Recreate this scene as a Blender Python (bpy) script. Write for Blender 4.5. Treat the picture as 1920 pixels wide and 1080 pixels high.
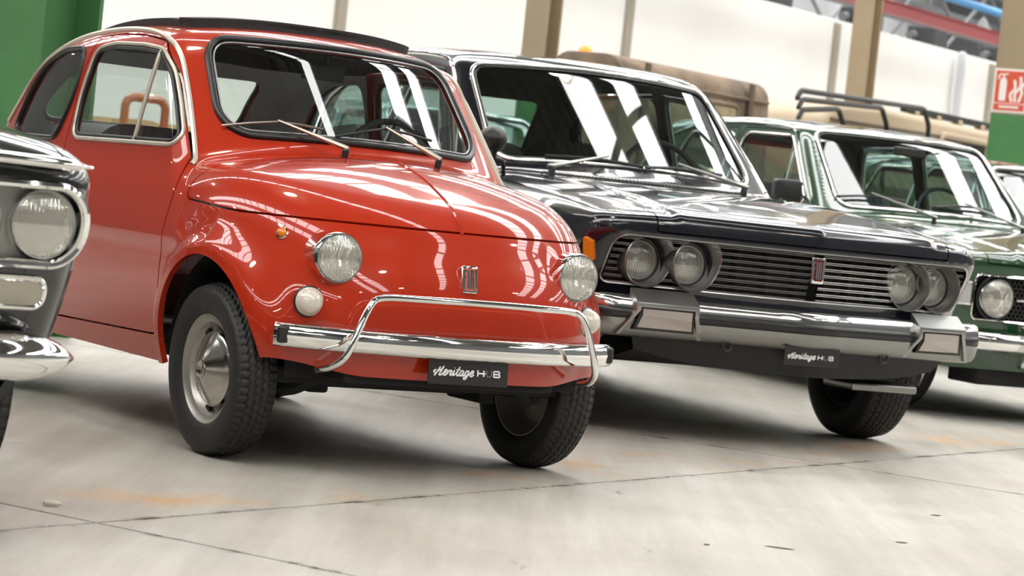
import bpy, bmesh, math
import numpy as np
from mathutils import Vector, Matrix

for _o in list(bpy.data.objects):
    bpy.data.objects.remove(_o, do_unlink=True)
SC = bpy.context.scene
COL = SC.collection

# ------------------------------------------------------------------ camera
CAM_H, PITCH, ROLL = 0.8551, 0.0362, 0.1039
_rt = np.array([1.0, 0, 0]); _up = np.array([0, math.sin(PITCH), math.cos(PITCH)]); _fw = np.array([0, math.cos(PITCH), -math.sin(PITCH)])
_r2 = math.cos(ROLL) * _rt + math.sin(ROLL) * _up
_u2 = -math.sin(ROLL) * _rt + math.cos(ROLL) * _up
cam_data = bpy.data.cameras.new('camera')
cam = bpy.data.objects.new('camera', cam_data); COL.objects.link(cam)
M = Matrix.Identity(4)
for i in range(3):
    M[i][0] = _r2[i]; M[i][1] = _u2[i]; M[i][2] = -_fw[i]
M[2][3] = CAM_H
cam.matrix_world = M
cam_data.sensor_width = 36.0
cam_data.lens = 4800.0 / 1920.0 * 36.0
cam_data.clip_end = 200
cam_data.dof.use_dof = True
cam_data.dof.focus_distance = 7.7
cam_data.dof.aperture_fstop = 6.3
SC.camera = cam

# ------------------------------------------------------------------ world, exposure
wd = bpy.data.worlds.new('world'); SC.world = wd; wd.use_nodes = True
wd.node_tree.nodes['Background'].inputs[0].default_value = (0.75, 0.83, 0.95, 1)
wd.node_tree.nodes['Background'].inputs[1].default_value = 0.6
SC.view_settings.view_transform = 'Standard'
SC.view_settings.look = 'None'
SC.view_settings.gamma = 1.0
SC.view_settings.use_curve_mapping = False
SC.view_settings.exposure = 0.4
SKY_E = 8.5       # daylight coming through the roof lights
LAMP_E = 60.0     # the hall's pendant lamps

# ------------------------------------------------------------------ materials
MATS = {}
def principled(name, col, rough=0.5, metal=0.0, coat=0.0, **kw):
    if name in MATS: return MATS[name]
    m = bpy.data.materials.new(name); m.use_nodes = True
    b = m.node_tree.nodes['Principled BSDF']
    b.inputs['Base Color'].default_value = (*col, 1); b.inputs['Roughness'].default_value = rough
    b.inputs['Metallic'].default_value = metal; b.inputs['Coat Weight'].default_value = coat
    if coat: b.inputs['Coat Roughness'].default_value = kw.get('coat_rough', 0.02)
    if 'spec' in kw: b.inputs['Specular IOR Level'].default_value = kw['spec']
    if 'emit' in kw:
        b.inputs['Emission Color'].default_value = (*kw['emit'][0], 1); b.inputs['Emission Strength'].default_value = kw['emit'][1]
    nt = m.node_tree
    if 'noise' in kw:       # (scale, amount): colour variation
        sc, am = kw['noise']
        tc = nt.nodes.new('ShaderNodeTexCoord'); n = nt.nodes.new('ShaderNodeTexNoise'); n.inputs['Scale'].default_value = sc; n.inputs['Detail'].default_value = 5
        r = nt.nodes.new('ShaderNodeValToRGB')
        r.color_ramp.elements[0].position = .3; r.color_ramp.elements[1].position = .7
        r.color_ramp.elements[0].color = (*[c * (1 - am) for c in col], 1); r.color_ramp.elements[1].color = (*[min(1, c * (1 + am)) for c in col], 1)
        nt.links.new(tc.outputs['Object'], n.inputs['Vector']); nt.links.new(n.outputs['Fac'], r.inputs[0]); nt.links.new(r.outputs[0], b.inputs['Base Color'])
    if 'bump' in kw:        # (scale, strength)
        sc, st = kw['bump']
        tc = nt.nodes.new('ShaderNodeTexCoord'); n = nt.nodes.new('ShaderNodeTexNoise'); n.inputs['Scale'].default_value = sc; n.inputs['Detail'].default_value = 4
        bp = nt.nodes.new('ShaderNodeBump'); bp.inputs['Strength'].default_value = st; bp.inputs['Distance'].default_value = 0.01
        nt.links.new(tc.outputs['Object'], n.inputs['Vector']); nt.links.new(n.outputs['Fac'], bp.inputs['Height']); nt.links.new(bp.outputs[0], b.inputs['Normal'])
    MATS[name] = m
    return m

def glass_mat(name, tint, refl=0.0, ior=1.5):
    """thin sheet glass: tinted see-through plus a Fresnel mirror"""
    if name in MATS: return MATS[name]
    m = bpy.data.materials.new(name); m.use_nodes = True; nt = m.node_tree
    for n in list(nt.nodes): nt.nodes.remove(n)
    out = nt.nodes.new('ShaderNodeOutputMaterial'); mix = nt.nodes.new('ShaderNodeMixShader')
    tr = nt.nodes.new('ShaderNodeBsdfTransparent'); tr.inputs[0].default_value = (*tint, 1)
    gl = nt.nodes.new('ShaderNodeBsdfGlossy'); gl.inputs['Roughness'].default_value = 0.0
    lw = nt.nodes.new('ShaderNodeLayerWeight'); lw.inputs[0].default_value = .5      # facing: the same on both sides of the sheet
    pw = nt.nodes.new('ShaderNodeMath'); pw.operation = 'POWER'; pw.inputs[1].default_value = 4.0
    ad = nt.nodes.new('ShaderNodeMath'); ad.operation = 'MULTIPLY_ADD'; ad.inputs[1].default_value = .9; ad.inputs[2].default_value = .085 + refl; ad.use_clamp = True
    nt.links.new(lw.outputs['Facing'], pw.inputs[0]); nt.links.new(pw.outputs[0], ad.inputs[0]); nt.links.new(ad.outputs[0], mix.inputs[0])
    nt.links.new(tr.outputs[0], mix.inputs[1]); nt.links.new(gl.outputs[0], mix.inputs[2]); nt.links.new(mix.outputs[0], out.inputs[0])
    MATS[name] = m
    return m

def emit_mat(name, col, st):
    if name in MATS: return MATS[name]
    m = bpy.data.materials.new(name); m.use_nodes = True; nt = m.node_tree
    for n in list(nt.nodes): nt.nodes.remove(n)
    out = nt.nodes.new('ShaderNodeOutputMaterial'); e = nt.nodes.new('ShaderNodeEmission')
    e.inputs[0].default_value = (*col, 1); e.inputs[1].default_value = st
    nt.links.new(e.outputs[0], out.inputs[0]); MATS[name] = m
    return m

CHROME = principled('chrome', (0.82, 0.82, 0.80), 0.06, 1.0)
ALU = principled('aluminium_trim', (0.62, 0.62, 0.60), 0.28, 1.0)
DULL = principled('dull_metal', (0.33, 0.33, 0.31), 0.35, 1.0)
BLACKP = principled('black_plastic', (0.012, 0.012, 0.012), 0.45)
RUBBER = principled('rubber', (0.014, 0.013, 0.012), 0.6, bump=(60, .2))
DARK = principled('underbody_dark', (0.008, 0.008, 0.008), 0.85)
GASKET = principled('gasket_rubber', (0.01, 0.01, 0.01), 0.35)

# ------------------------------------------------------------------ mesh helpers
def mk(name, V, F, mat, parent=None, smooth=True, N=None, loc=None, rot=None):
    """one mesh object from arrays: F is a list of faces or an (n,3)/(n,4) array (or list of such arrays)"""
    me = bpy.data.meshes.new(name)
    V = np.asarray(V, np.float64).reshape(-1, 3)
    if isinstance(F, np.ndarray): F = [F]
    if len(F) and isinstance(F[0], np.ndarray) and F[0].ndim == 2:
        tot = [np.full(len(a), a.shape[1], np.int32) for a in F]
        tot = np.concatenate(tot); idx = np.concatenate([a.ravel() for a in F]).astype(np.int32)
        me.vertices.add(len(V)); me.vertices.foreach_set('co', V.astype(np.float32).ravel())
        me.loops.add(len(idx)); me.loops.foreach_set('vertex_index', idx)
        st = np.concatenate([[0], np.cumsum(tot)[:-1]]).astype(np.int32)
        me.polygons.add(len(tot)); me.polygons.foreach_set('loop_start', st)
        me.polygons.foreach_set('loop_total', tot)
        me.update(calc_edges=True); me.validate()
    else:
        me.from_pydata([tuple(v) for v in V], [], [tuple(int(i) for i in f) for f in F]); me.update()
    if smooth: me.polygons.foreach_set('use_smooth', np.ones(len(me.polygons), bool))
    if N is not None and len(me.vertices) == len(N):
        me.normals_split_custom_set_from_vertices([tuple(n) for n in N])
    if mat is not None:
        for mm in (mat if isinstance(mat, (list, tuple)) else [mat]): me.materials.append(mm)
    return ob(name, me, parent, loc, rot)

def ob(name, me, parent=None, loc=None, rot=None):
    o = bpy.data.objects.new(name, me); COL.objects.link(o)
    if parent is not None: o.parent = parent
    if loc is not None: o.location = loc
    if rot is not None: o.rotation_euler = rot
    return o

def empty(name, label, cat, loc=(0, 0, 0), rz=0.0, group=None):
    o = bpy.data.objects.new(name, None); COL.objects.link(o)
    o.empty_display_size = 0.2; o.location = loc; o.rotation_euler = (0, 0, rz)
    o['label'] = label; o['category'] = cat
    if group: o['group'] = group
    return o

def tag(o, label, cat=None, group=None, kind=None):
    if label: o['label'] = label
    if cat: o['category'] = cat
    if group: o['group'] = group
    if kind: o['kind'] = kind
    return o

class MB:
    """collects shapes for one mesh"""
    def __init__(s): s.V = []; s.F = []
    def add(s, V, F):
        b = len(s.V); s.V += [tuple(map(float, v)) for v in V]; s.F += [tuple(int(i) + b for i in f) for f in F]; return s
    def box(s, c, d, R=None):
        c = np.array(c, float); h = np.array(d, float) / 2
        P = np.array([[x, y, z] for x in (-1, 1) for y in (-1, 1) for z in (-1, 1)]) * h
        if R is not None: P = P @ np.asarray(R).T
        return s.add(P + c, [(0, 1, 3, 2), (4, 6, 7, 5), (0, 4, 5, 1), (2, 3, 7, 6), (0, 2, 6, 4), (1, 5, 7, 3)])
    def bar(s, a, b, w, h, up=(0, 0, 1)):
        a = np.array(a, float); b = np.array(b, float); d = b - a; L = np.linalg.norm(d); d /= L
        u = np.array(up, float); u -= d * (u @ d); u /= np.linalg.norm(u); v = np.cross(u, d)
        return s.box((a + b) / 2, (L, w, h), np.stack([d, v, u], 1))
    def tube(s, pts, r, seg=8, closed=False, cap=True):
        V, F = tube_geo(pts, r, seg, closed, cap); return s.add(V, F)
    def lathe(s, prof, seg=32, R=None, o=(0, 0, 0), caps=False):
        V, F = lathe_geo(prof, seg, caps)
        if R is not None: V = V @ np.asarray(R).T
        return s.add(V + np.array(o, float), F)
    def prism(s, poly, a, b, axes=(0, 2), ax=1):
        """polygon in the plane of axes, extruded along ax from a to b"""
        n = len(poly); V = np.zeros((2 * n, 3))
        for i, q in enumerate(poly):
            V[i, axes[0]] = V[n + i, axes[0]] = q[0]; V[i, axes[1]] = V[n + i, axes[1]] = q[1]; V[i, ax] = a; V[n + i, ax] = b
        F = [tuple(range(n))[::-1], tuple(range(n, 2 * n))] + [(i, (i + 1) % n, n + (i + 1) % n, n + i) for i in range(n)]
        return s.add(V, F)
    def build(s, name, mat, parent=None, smooth=False, bevel=0, loc=None, rot=None, seg=2, fixn=True):
        me = bpy.data.meshes.new(name); me.from_pydata(s.V, [], s.F)
        bm = bmesh.new(); bm.from_mesh(me)
        if fixn: bmesh.ops.recalc_face_normals(bm, faces=bm.faces)
        if bevel: bmesh.ops.bevel(bm, geom=[e for e in bm.edges if len(e.link_faces) == 2 and e.calc_face_angle(0) > .5], offset=bevel, segments=seg, profile=.5, affect='EDGES', clamp_overlap=True)
        bm.to_mesh(me); bm.free(); me.update()
        if smooth:
            me.polygons.foreach_set('use_smooth', np.ones(len(me.polygons), bool))
            if smooth != 'all': me.set_sharp_from_angle(angle=math.radians(38))
        for mm in (mat if isinstance(mat, (list, tuple)) else [mat]): me.materials.append(mm)
        return ob(name, me, parent, loc, rot)

def tube_geo(pts, r, seg=8, closed=False, cap=True):
    P = np.asarray(pts, float); n = len(P); r = np.broadcast_to(np.asarray(r, float), (n,))
    if closed: T = np.roll(P, -1, 0) - np.roll(P, 1, 0)
    else: T = np.gradient(P, axis=0)
    T /= np.linalg.norm(T, axis=1)[:, None] + 1e-12
    u = np.cross(T[0], (0, 0, 1.0)); 
    if np.linalg.norm(u) < .1: u = np.cross(T[0], (0, 1.0, 0))
    u /= np.linalg.norm(u); V = []
    for i in range(n):
        u = u - T[i] * (u @ T[i]); u /= np.linalg.norm(u); v = np.cross(T[i], u)
        for k in range(seg):
            a = 2 * math.pi * k / seg; V.append(P[i] + r[i] * (math.cos(a) * u + math.sin(a) * v))
    F = []
    for i in range(n if closed else n - 1):
        j = (i + 1) % n
        for k in range(seg):
            k2 = (k + 1) % seg; F.append((i * seg + k, i * seg + k2, j * seg + k2, j * seg + k))
    if not closed and cap: F += [tuple(range(seg))[::-1], tuple((n - 1) * seg + k for k in range(seg))]
    return np.array(V), F

def lathe_geo(prof, seg=32, caps=False):
    """profile of (axial, radius) turned about local x"""
    V = []; F = []; n = len(prof)
    for a, r in prof:
        for k in range(seg):
            t = 2 * math.pi * k / seg; V.append((a, r * math.cos(t), r * math.sin(t)))
    for i in range(n - 1):
        for k in range(seg):
            k2 = (k + 1) % seg; F.append((i * seg + k, i * seg + k2, (i + 1) * seg + k2, (i + 1) * seg + k))
    if caps: F += [tuple(range(seg)), tuple((n - 1) * seg + k for k in range(seg))[::-1]]
    return np.array(V), F

def smooth_path(P, n=40, closed=False):
    """Catmull-Rom through the points"""
    P = np.asarray(P, float); m = len(P); out = []
    segs = m if closed else m - 1; per = max(2, int(n / segs))
    for i in range(segs):
        if closed: a, b, c, d = P[(i - 1) % m], P[i], P[(i + 1) % m], P[(i + 2) % m]
        else: a, b, c, d = P[max(i - 1, 0)], P[i], P[i + 1], P[min(i + 2, m - 1)]
        for t in np.arange(per) / per:
            out.append(.5 * ((2 * b) + (c - a) * t + (2 * a - 5 * b + 4 * c - d) * t * t + (3 * b - a - 3 * c + d) * t ** 3))
    if not closed: out.append(P[-1])
    return np.array(out)

def round_poly(P, r, seg=6):
    """polygon with filleted corners (2-D); r one radius or one per corner"""
    P = np.asarray(P, float); n = len(P); out = []; r = np.broadcast_to(np.asarray(r, float), (n,))
    for i in range(n):
        a, b, c = P[i - 1], P[i], P[(i + 1) % n]; u = (a - b); v = (c - b); lu = np.linalg.norm(u); lv = np.linalg.norm(v); u /= lu; v /= lv
        ang = math.acos(np.clip(u @ v, -1, 1)); t = min(r[i] / math.tan(ang / 2), lu * .48, lv * .48); rr = t * math.tan(ang / 2)
        if rr < 1e-5: out.append(b); continue
        bis = (u + v); bis /= np.linalg.norm(bis); ctr = b + bis * rr / math.sin(ang / 2)
        p0 = b + u * t; p1 = b + v * t; a0 = math.atan2(*(p0 - ctr)[::-1]); a1 = math.atan2(*(p1 - ctr)[::-1])
        da = (a1 - a0 + math.pi) % (2 * math.pi) - math.pi
        for k in range(seg + 1):
            q = a0 + da * k / seg; out.append(ctr + rr * np.array([math.cos(q), math.sin(q)]))
    return np.array(out)

def spline(xs, ys):
    """natural cubic spline, linear beyond its ends, read from a dense table"""
    xs = np.asarray(xs, float); ys = np.asarray(ys, float)
    if xs[0] > xs[-1]: xs = xs[::-1]; ys = ys[::-1]
    n = len(xs); h = np.diff(xs); A = np.zeros((n, n)); b = np.zeros(n); A[0, 0] = A[-1, -1] = 1
    for i in range(1, n - 1):
        A[i, i - 1] = h[i - 1]; A[i, i] = 2 * (h[i - 1] + h[i]); A[i, i + 1] = h[i]
        b[i] = 6 * ((ys[i + 1] - ys[i]) / h[i] - (ys[i] - ys[i - 1]) / h[i - 1])
    m = np.linalg.solve(A, b)
    X = np.linspace(xs[0], xs[-1], 3000); k = np.clip(np.searchsorted(xs, X) - 1, 0, n - 2); t0 = xs[k + 1] - X; t1 = X - xs[k]; hk = h[k]
    Y = (m[k] * t0 ** 3 + m[k + 1] * t1 ** 3) / (6 * hk) + (ys[k] / hk - m[k] * hk / 6) * t0 + (ys[k + 1] / hk - m[k + 1] * hk / 6) * t1
    s0 = (Y[1] - Y[0]) / (X[1] - X[0]); s1 = (Y[-1] - Y[-2]) / (X[-1] - X[-2])
    X = np.concatenate([[X[0] - 5], X, [X[-1] + 5]]); Y = np.concatenate([[Y[0] - 5 * s0], Y, [Y[-1] + 5 * s1]])
    return lambda q: np.interp(q, X, Y)

def smax(a, b, k):
    h = np.maximum(k - np.abs(a - b), 0) / k
    return np.maximum(a, b) + h * h * k * .25
def smin(a, b, k): return -smax(-a, -b, k)
def sstep(a, b, x):
    t = np.clip((x - a) / (b - a), 0, 1); return t * t * (3 - 2 * t)

def sd_poly(X, Z, poly):
    """signed distance to a polygon, negative inside"""
    P = np.asarray(poly, float); n = len(P); d = np.full(X.shape, 1e9); ins = np.zeros(X.shape, bool)
    for i in range(n):
        ax, az = P[i]; bx, bz = P[(i + 1) % n]; ex, ez = bx - ax, bz - az; wx, wz = X - ax, Z - az
        t = np.clip((wx * ex + wz * ez) / (ex * ex + ez * ez + 1e-12), 0, 1)
        d = np.minimum(d, (wx - ex * t) ** 2 + (wz - ez * t) ** 2)
        c = ((az <= Z) & (bz > Z)) | ((bz <= Z) & (az > Z))
        with np.errstate(divide='ignore', invalid='ignore'):
            xi = ax + (Z - az) / (bz - az if abs(bz - az) > 1e-12 else 1e-12) * ex
        ins ^= c & (X < xi)
    d = np.sqrt(d); return np.where(ins, -d, d)

class Skin:
    """a car's outer skin: a smooth implicit solid, sampled finely and cut into panels"""
    def __init__(s, f, xs, ang_f, ang_r, nth, zo=.55):
        s.f = f
        O = []; D = []
        th = np.linspace(0, 2 * math.pi, nth, endpoint=False); ct, st = np.cos(th), np.sin(th)
        rows = [('f', a) for a in ang_f] + [('s', x) for x in xs] + [('r', a) for a in ang_r]
        for k, q in rows:
            if k == 's': o = (q, 0, zo); d = np.stack([0 * ct, ct, st], 1)
            elif k == 'f': o = (xs[0], 0, zo); d = np.stack([0 * ct + math.cos(q), math.sin(q) * ct, math.sin(q) * st], 1)
            else: o = (xs[-1], 0, zo); d = np.stack([0 * ct - math.sin(q), math.cos(q) * ct, math.cos(q) * st], 1)
            O.append(np.broadcast_to(o, d.shape)); D.append(d)
        O = np.concatenate(O); D = np.concatenate(D)
        lo = np.zeros(len(O)); hi = np.full(len(O), 2.2)
        for _ in range(26):
            mid = .5 * (lo + hi); q = O + D * mid[:, None]; neg = f(q[:, 0], q[:, 1], q[:, 2]) < 0
            lo = np.where(neg, mid, lo); hi = np.where(neg, hi, mid)
        V = O + D * (.5 * (lo + hi))[:, None]
        nr = len(rows); i = np.arange(nr - 1)[:, None] * nth; k = np.arange(nth)[None]; k2 = (k + 1) % nth
        a, b, c, d = (i + k), (i + k2), (i + nth + k2), (i + nth + k)
        T = np.concatenate([np.stack([a, b, c], -1).reshape(-1, 3), np.stack([a, c, d], -1).reshape(-1, 3)])
        # close both poles
        V = np.concatenate([V, V[:nth].mean(0)[None], V[-nth:].mean(0)[None]]); n = len(V); kk = np.arange(nth)
        T = np.concatenate([T, np.stack([np.full(nth, n - 2), (kk + 1) % nth, kk], 1), np.stack([np.full(nth, n - 1), (nr - 1) * nth + kk, (nr - 1) * nth + (kk + 1) % nth], 1)])
        s.mesh = (V, T[:, ::-1])
    def grad(s, P):
        e = .004; g = np.zeros(P.shape)
        for i in range(3):
            d = np.zeros(3); d[i] = e; a = P + d; b = P - d
            g[:, i] = (s.f(a[:, 0], a[:, 1], a[:, 2]) - s.f(b[:, 0], b[:, 1], b[:, 2])) / (2 * e)
        return g
    def settle(s, P, off=0.0, it=2):
        P = np.array(P, float).reshape(-1, 3)
        for _ in range(it):
            g = s.grad(P); P = P - g * ((s.f(P[:, 0], P[:, 1], P[:, 2])) / ((g * g).sum(1) + 1e-9))[:, None]
        g = s.grad(P); N = g / (np.linalg.norm(g, axis=1)[:, None] + 1e-9)
        return P + N * off, N
    def side(s, x, z, sgn=-1, off=0.0):
        """points on the flank at side-view positions"""
        x = np.atleast_1d(np.asarray(x, float)); z = np.broadcast_to(np.asarray(z, float), x.shape)
        lo = np.full(x.shape, .05); hi = np.full(x.shape, 1.4)
        for _ in range(30):
            m = .5 * (lo + hi); neg = s.f(x, m * sgn, z) < 0; lo = np.where(neg, m, lo); hi = np.where(neg, hi, m)
        P = np.stack([x, lo * sgn, z], 1)
        if off: P, _ = s.settle(P, off)
        return P
    def front(s, y, z, x0=-.2, off=0.0, x1=1.6):
        y = np.atleast_1d(np.asarray(y, float)); z = np.broadcast_to(np.asarray(z, float), y.shape)
        lo = np.full(y.shape, x0); hi = np.full(y.shape, x1)
        for _ in range(30):
            m = .5 * (lo + hi); neg = s.f(m, y, z) < 0; lo = np.where(neg, m, lo); hi = np.where(neg, hi, m)
        P = np.stack([lo, y, z], 1)
        if off: P, _ = s.settle(P, off)
        return P
    def top(s, x, y, off=0.0, z0=.5):
        x = np.atleast_1d(np.asarray(x, float)); y = np.broadcast_to(np.asarray(y, float), x.shape)
        lo = np.full(x.shape, z0); hi = np.full(x.shape, 2.0)
        for _ in range(30):
            m = .5 * (lo + hi); neg = s.f(x, y, m) < 0; lo = np.where(neg, m, lo); hi = np.where(neg, hi, m)
        P = np.stack([x, y, lo], 1)
        if off: P, _ = s.settle(P, off)
        return P

def cut(mesh, g):
    """split a triangle mesh along g = 0; returns (inside g<0, outside g>0)"""
    V, T = mesh
    if len(T) == 0: return (V, T), (V, T)
    g = np.where(np.abs(g) < 1e-6, 1e-6, g); neg = g < 0; cnt = neg[T].sum(1)
    Tn = [T[cnt == 3]]; Tp = [T[cnt == 0]]
    newV = V
    mixed = T[(cnt == 1) | (cnt == 2)]
    if len(mixed):
        mn = neg[mixed]; lone_neg = mn.sum(1) == 1
        k = np.where(lone_neg, mn.argmax(1), (~mn).argmax(1)); r = np.arange(len(mixed))
        a = mixed[r, k]; b = mixed[r, (k + 1) % 3]; c = mixed[r, (k + 2) % 3]
        E = np.concatenate([np.stack([a, b], 1), np.stack([a, c], 1)]); E = np.sort(E, 1)
        key = E[:, 0].astype(np.int64) * (len(V) + 1) + E[:, 1]; uq, first, inv = np.unique(key, return_index=True, return_inverse=True)
        Eu = E[first]; t = g[Eu[:, 0]] / (g[Eu[:, 0]] - g[Eu[:, 1]])
        P = V[Eu[:, 0]] + (V[Eu[:, 1]] - V[Eu[:, 0]]) * t[:, None]
        newV = np.concatenate([V, P]); n = len(mixed); ab = inv[:n] + len(V); ac = inv[n:] + len(V)
        tl = np.stack([a, ab, ac], 1); q1 = np.stack([ab, b, c], 1); q2 = np.stack([ab, c, ac], 1)
        Tn += [tl[lone_neg], q1[~lone_neg], q2[~lone_neg]]; Tp += [tl[~lone_neg], q1[lone_neg], q2[lone_neg]]
    def compact(Ts):
        Tt = np.concatenate(Ts); u, i = np.unique(Tt, return_inverse=True); return newV[u], i.reshape(-1, 3)
    return compact(Tn), compact(Tp)

def sel(mesh, fn): V = mesh[0]; return fn(V[:, 0], V[:, 1], V[:, 2])
def cutf(mesh, fn): return cut(mesh, sel(mesh, fn))
def gap_cut(mesh, fn, gap=.006):
    """cut along a shut line: two panels with a gap between them"""
    g = sel(mesh, fn); a, rest = cut(mesh, g + gap / 2); _, b = cut(mesh, g - gap / 2); return a, b

def loops(T):
    """boundary loops of a triangle mesh, as ordered vertex lists"""
    E = np.concatenate([T[:, [0, 1]], T[:, [1, 2]], T[:, [2, 0]]]); n = int(T.max()) + 1
    key = E[:, 0].astype(np.int64) * n + E[:, 1]; rev = E[:, 1].astype(np.int64) * n + E[:, 0]
    B = E[~np.isin(key, rev)]; nxt = {}
    for a, b in B: nxt.setdefault(int(a), []).append(int(b))
    out = []
    while nxt:
        a = next(iter(nxt)); L = [a]; cur = a
        while cur in nxt:
            b = nxt[cur].pop(); 
            if not nxt[cur]: del nxt[cur]
            if b == a: break
            L.append(b); cur = b
        out.append(L)
    return out

def panel(name, skin, mesh, mat, parent, ret=.014, off=0.0, label=None, settle=True, thick=None):
    """a skin panel with true normals and its edges folded inwards"""
    V, T = mesh
    if settle: P, N = skin.settle(V, off)
    else:
        g = skin.grad(V); N = g / (np.linalg.norm(g, axis=1)[:, None] + 1e-9); P = V + N * off
    Vs = [P]; Ns = [N]; Fs = [T]; base = len(P)
    if ret:
        for L in loops(T):
            if len(L) < 6: continue
            n = len(L); L = np.array(L); a = P[L]; b = a - N[L] * ret
            tang = np.roll(a, -1, 0) - np.roll(a, 1, 0); nn = np.cross(tang, N[L]); nn /= np.linalg.norm(nn, axis=1)[:, None] + 1e-9
            Vs += [a, b]; Ns += [nn, nn]; i = np.arange(n); j = (i + 1) % n
            q = np.stack([base + i, base + n + i, base + n + j, base + j], 1)
            Fs.append(np.concatenate([q[:, [0, 1, 2]], q[:, [0, 2, 3]]])); base += 2 * n
    V2 = np.concatenate(Vs); N2 = np.concatenate(Ns); F2 = np.concatenate(Fs)
    return mk(name, V2, F2, mat, parent, True, N2)

def rim_tube(name, skin, mesh, mat, parent, r, off=0.0, seg=6, minlen=.3, step=.012, pick=None):
    """a bead swept along the boundary of a cut-out"""
    V, T = mesh; mb = MB(); P, N = skin.settle(V, off)
    for L in loops(T):
        Q = P[L]; ln = np.linalg.norm(np.roll(Q, -1, 0) - Q, axis=1).sum()
        if ln < minlen or (pick and not pick(Q)): continue
        s = np.concatenate([[0], np.cumsum(np.linalg.norm(np.roll(Q, -1, 0) - Q, axis=1))]); Qc = np.concatenate([Q, Q[:1]])
        t = np.linspace(0, ln, max(12, int(ln / step)), endpoint=False); R = np.stack([np.interp(t, s, Qc[:, k]) for k in range(3)], 1)
        for _ in range(2): R = .25 * np.roll(R, 1, 0) + .5 * R + .25 * np.roll(R, -1, 0)
        mb.tube(R, r, seg, closed=True)
    return mb.build(name, mat, parent, smooth='all')

def frame(xd, up=(0, 0, 1)):
    """rotation whose local x points along xd"""
    x = np.array(xd, float); x /= np.linalg.norm(x); u = np.array(up, float); u -= x * (u @ x); u /= np.linalg.norm(u); y = np.cross(u, x)
    return np.stack([x, y, u], 1)

# ================================================================== THE HALL
# hall axes: s runs along the floor joints and the white wall, t runs across towards that wall
HA = math.radians(32.0); HROT = math.pi / 2 - HA
dA = np.array([math.sin(HA), math.cos(HA), 0]); nA = np.array([-math.cos(HA), math.sin(HA), 0])
def H(s, t, z=0.0): return dA * s + nA * t + np.array([0, 0, z])
HR = np.stack([dA, nA, np.array([0, 0, 1.0])], 1)      # hall axes as columns
S0, S1, T0, T1, WALL_T, CEIL = -16.0, 56.0, -13.0, 24.0, 16.0, 7.6

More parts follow.
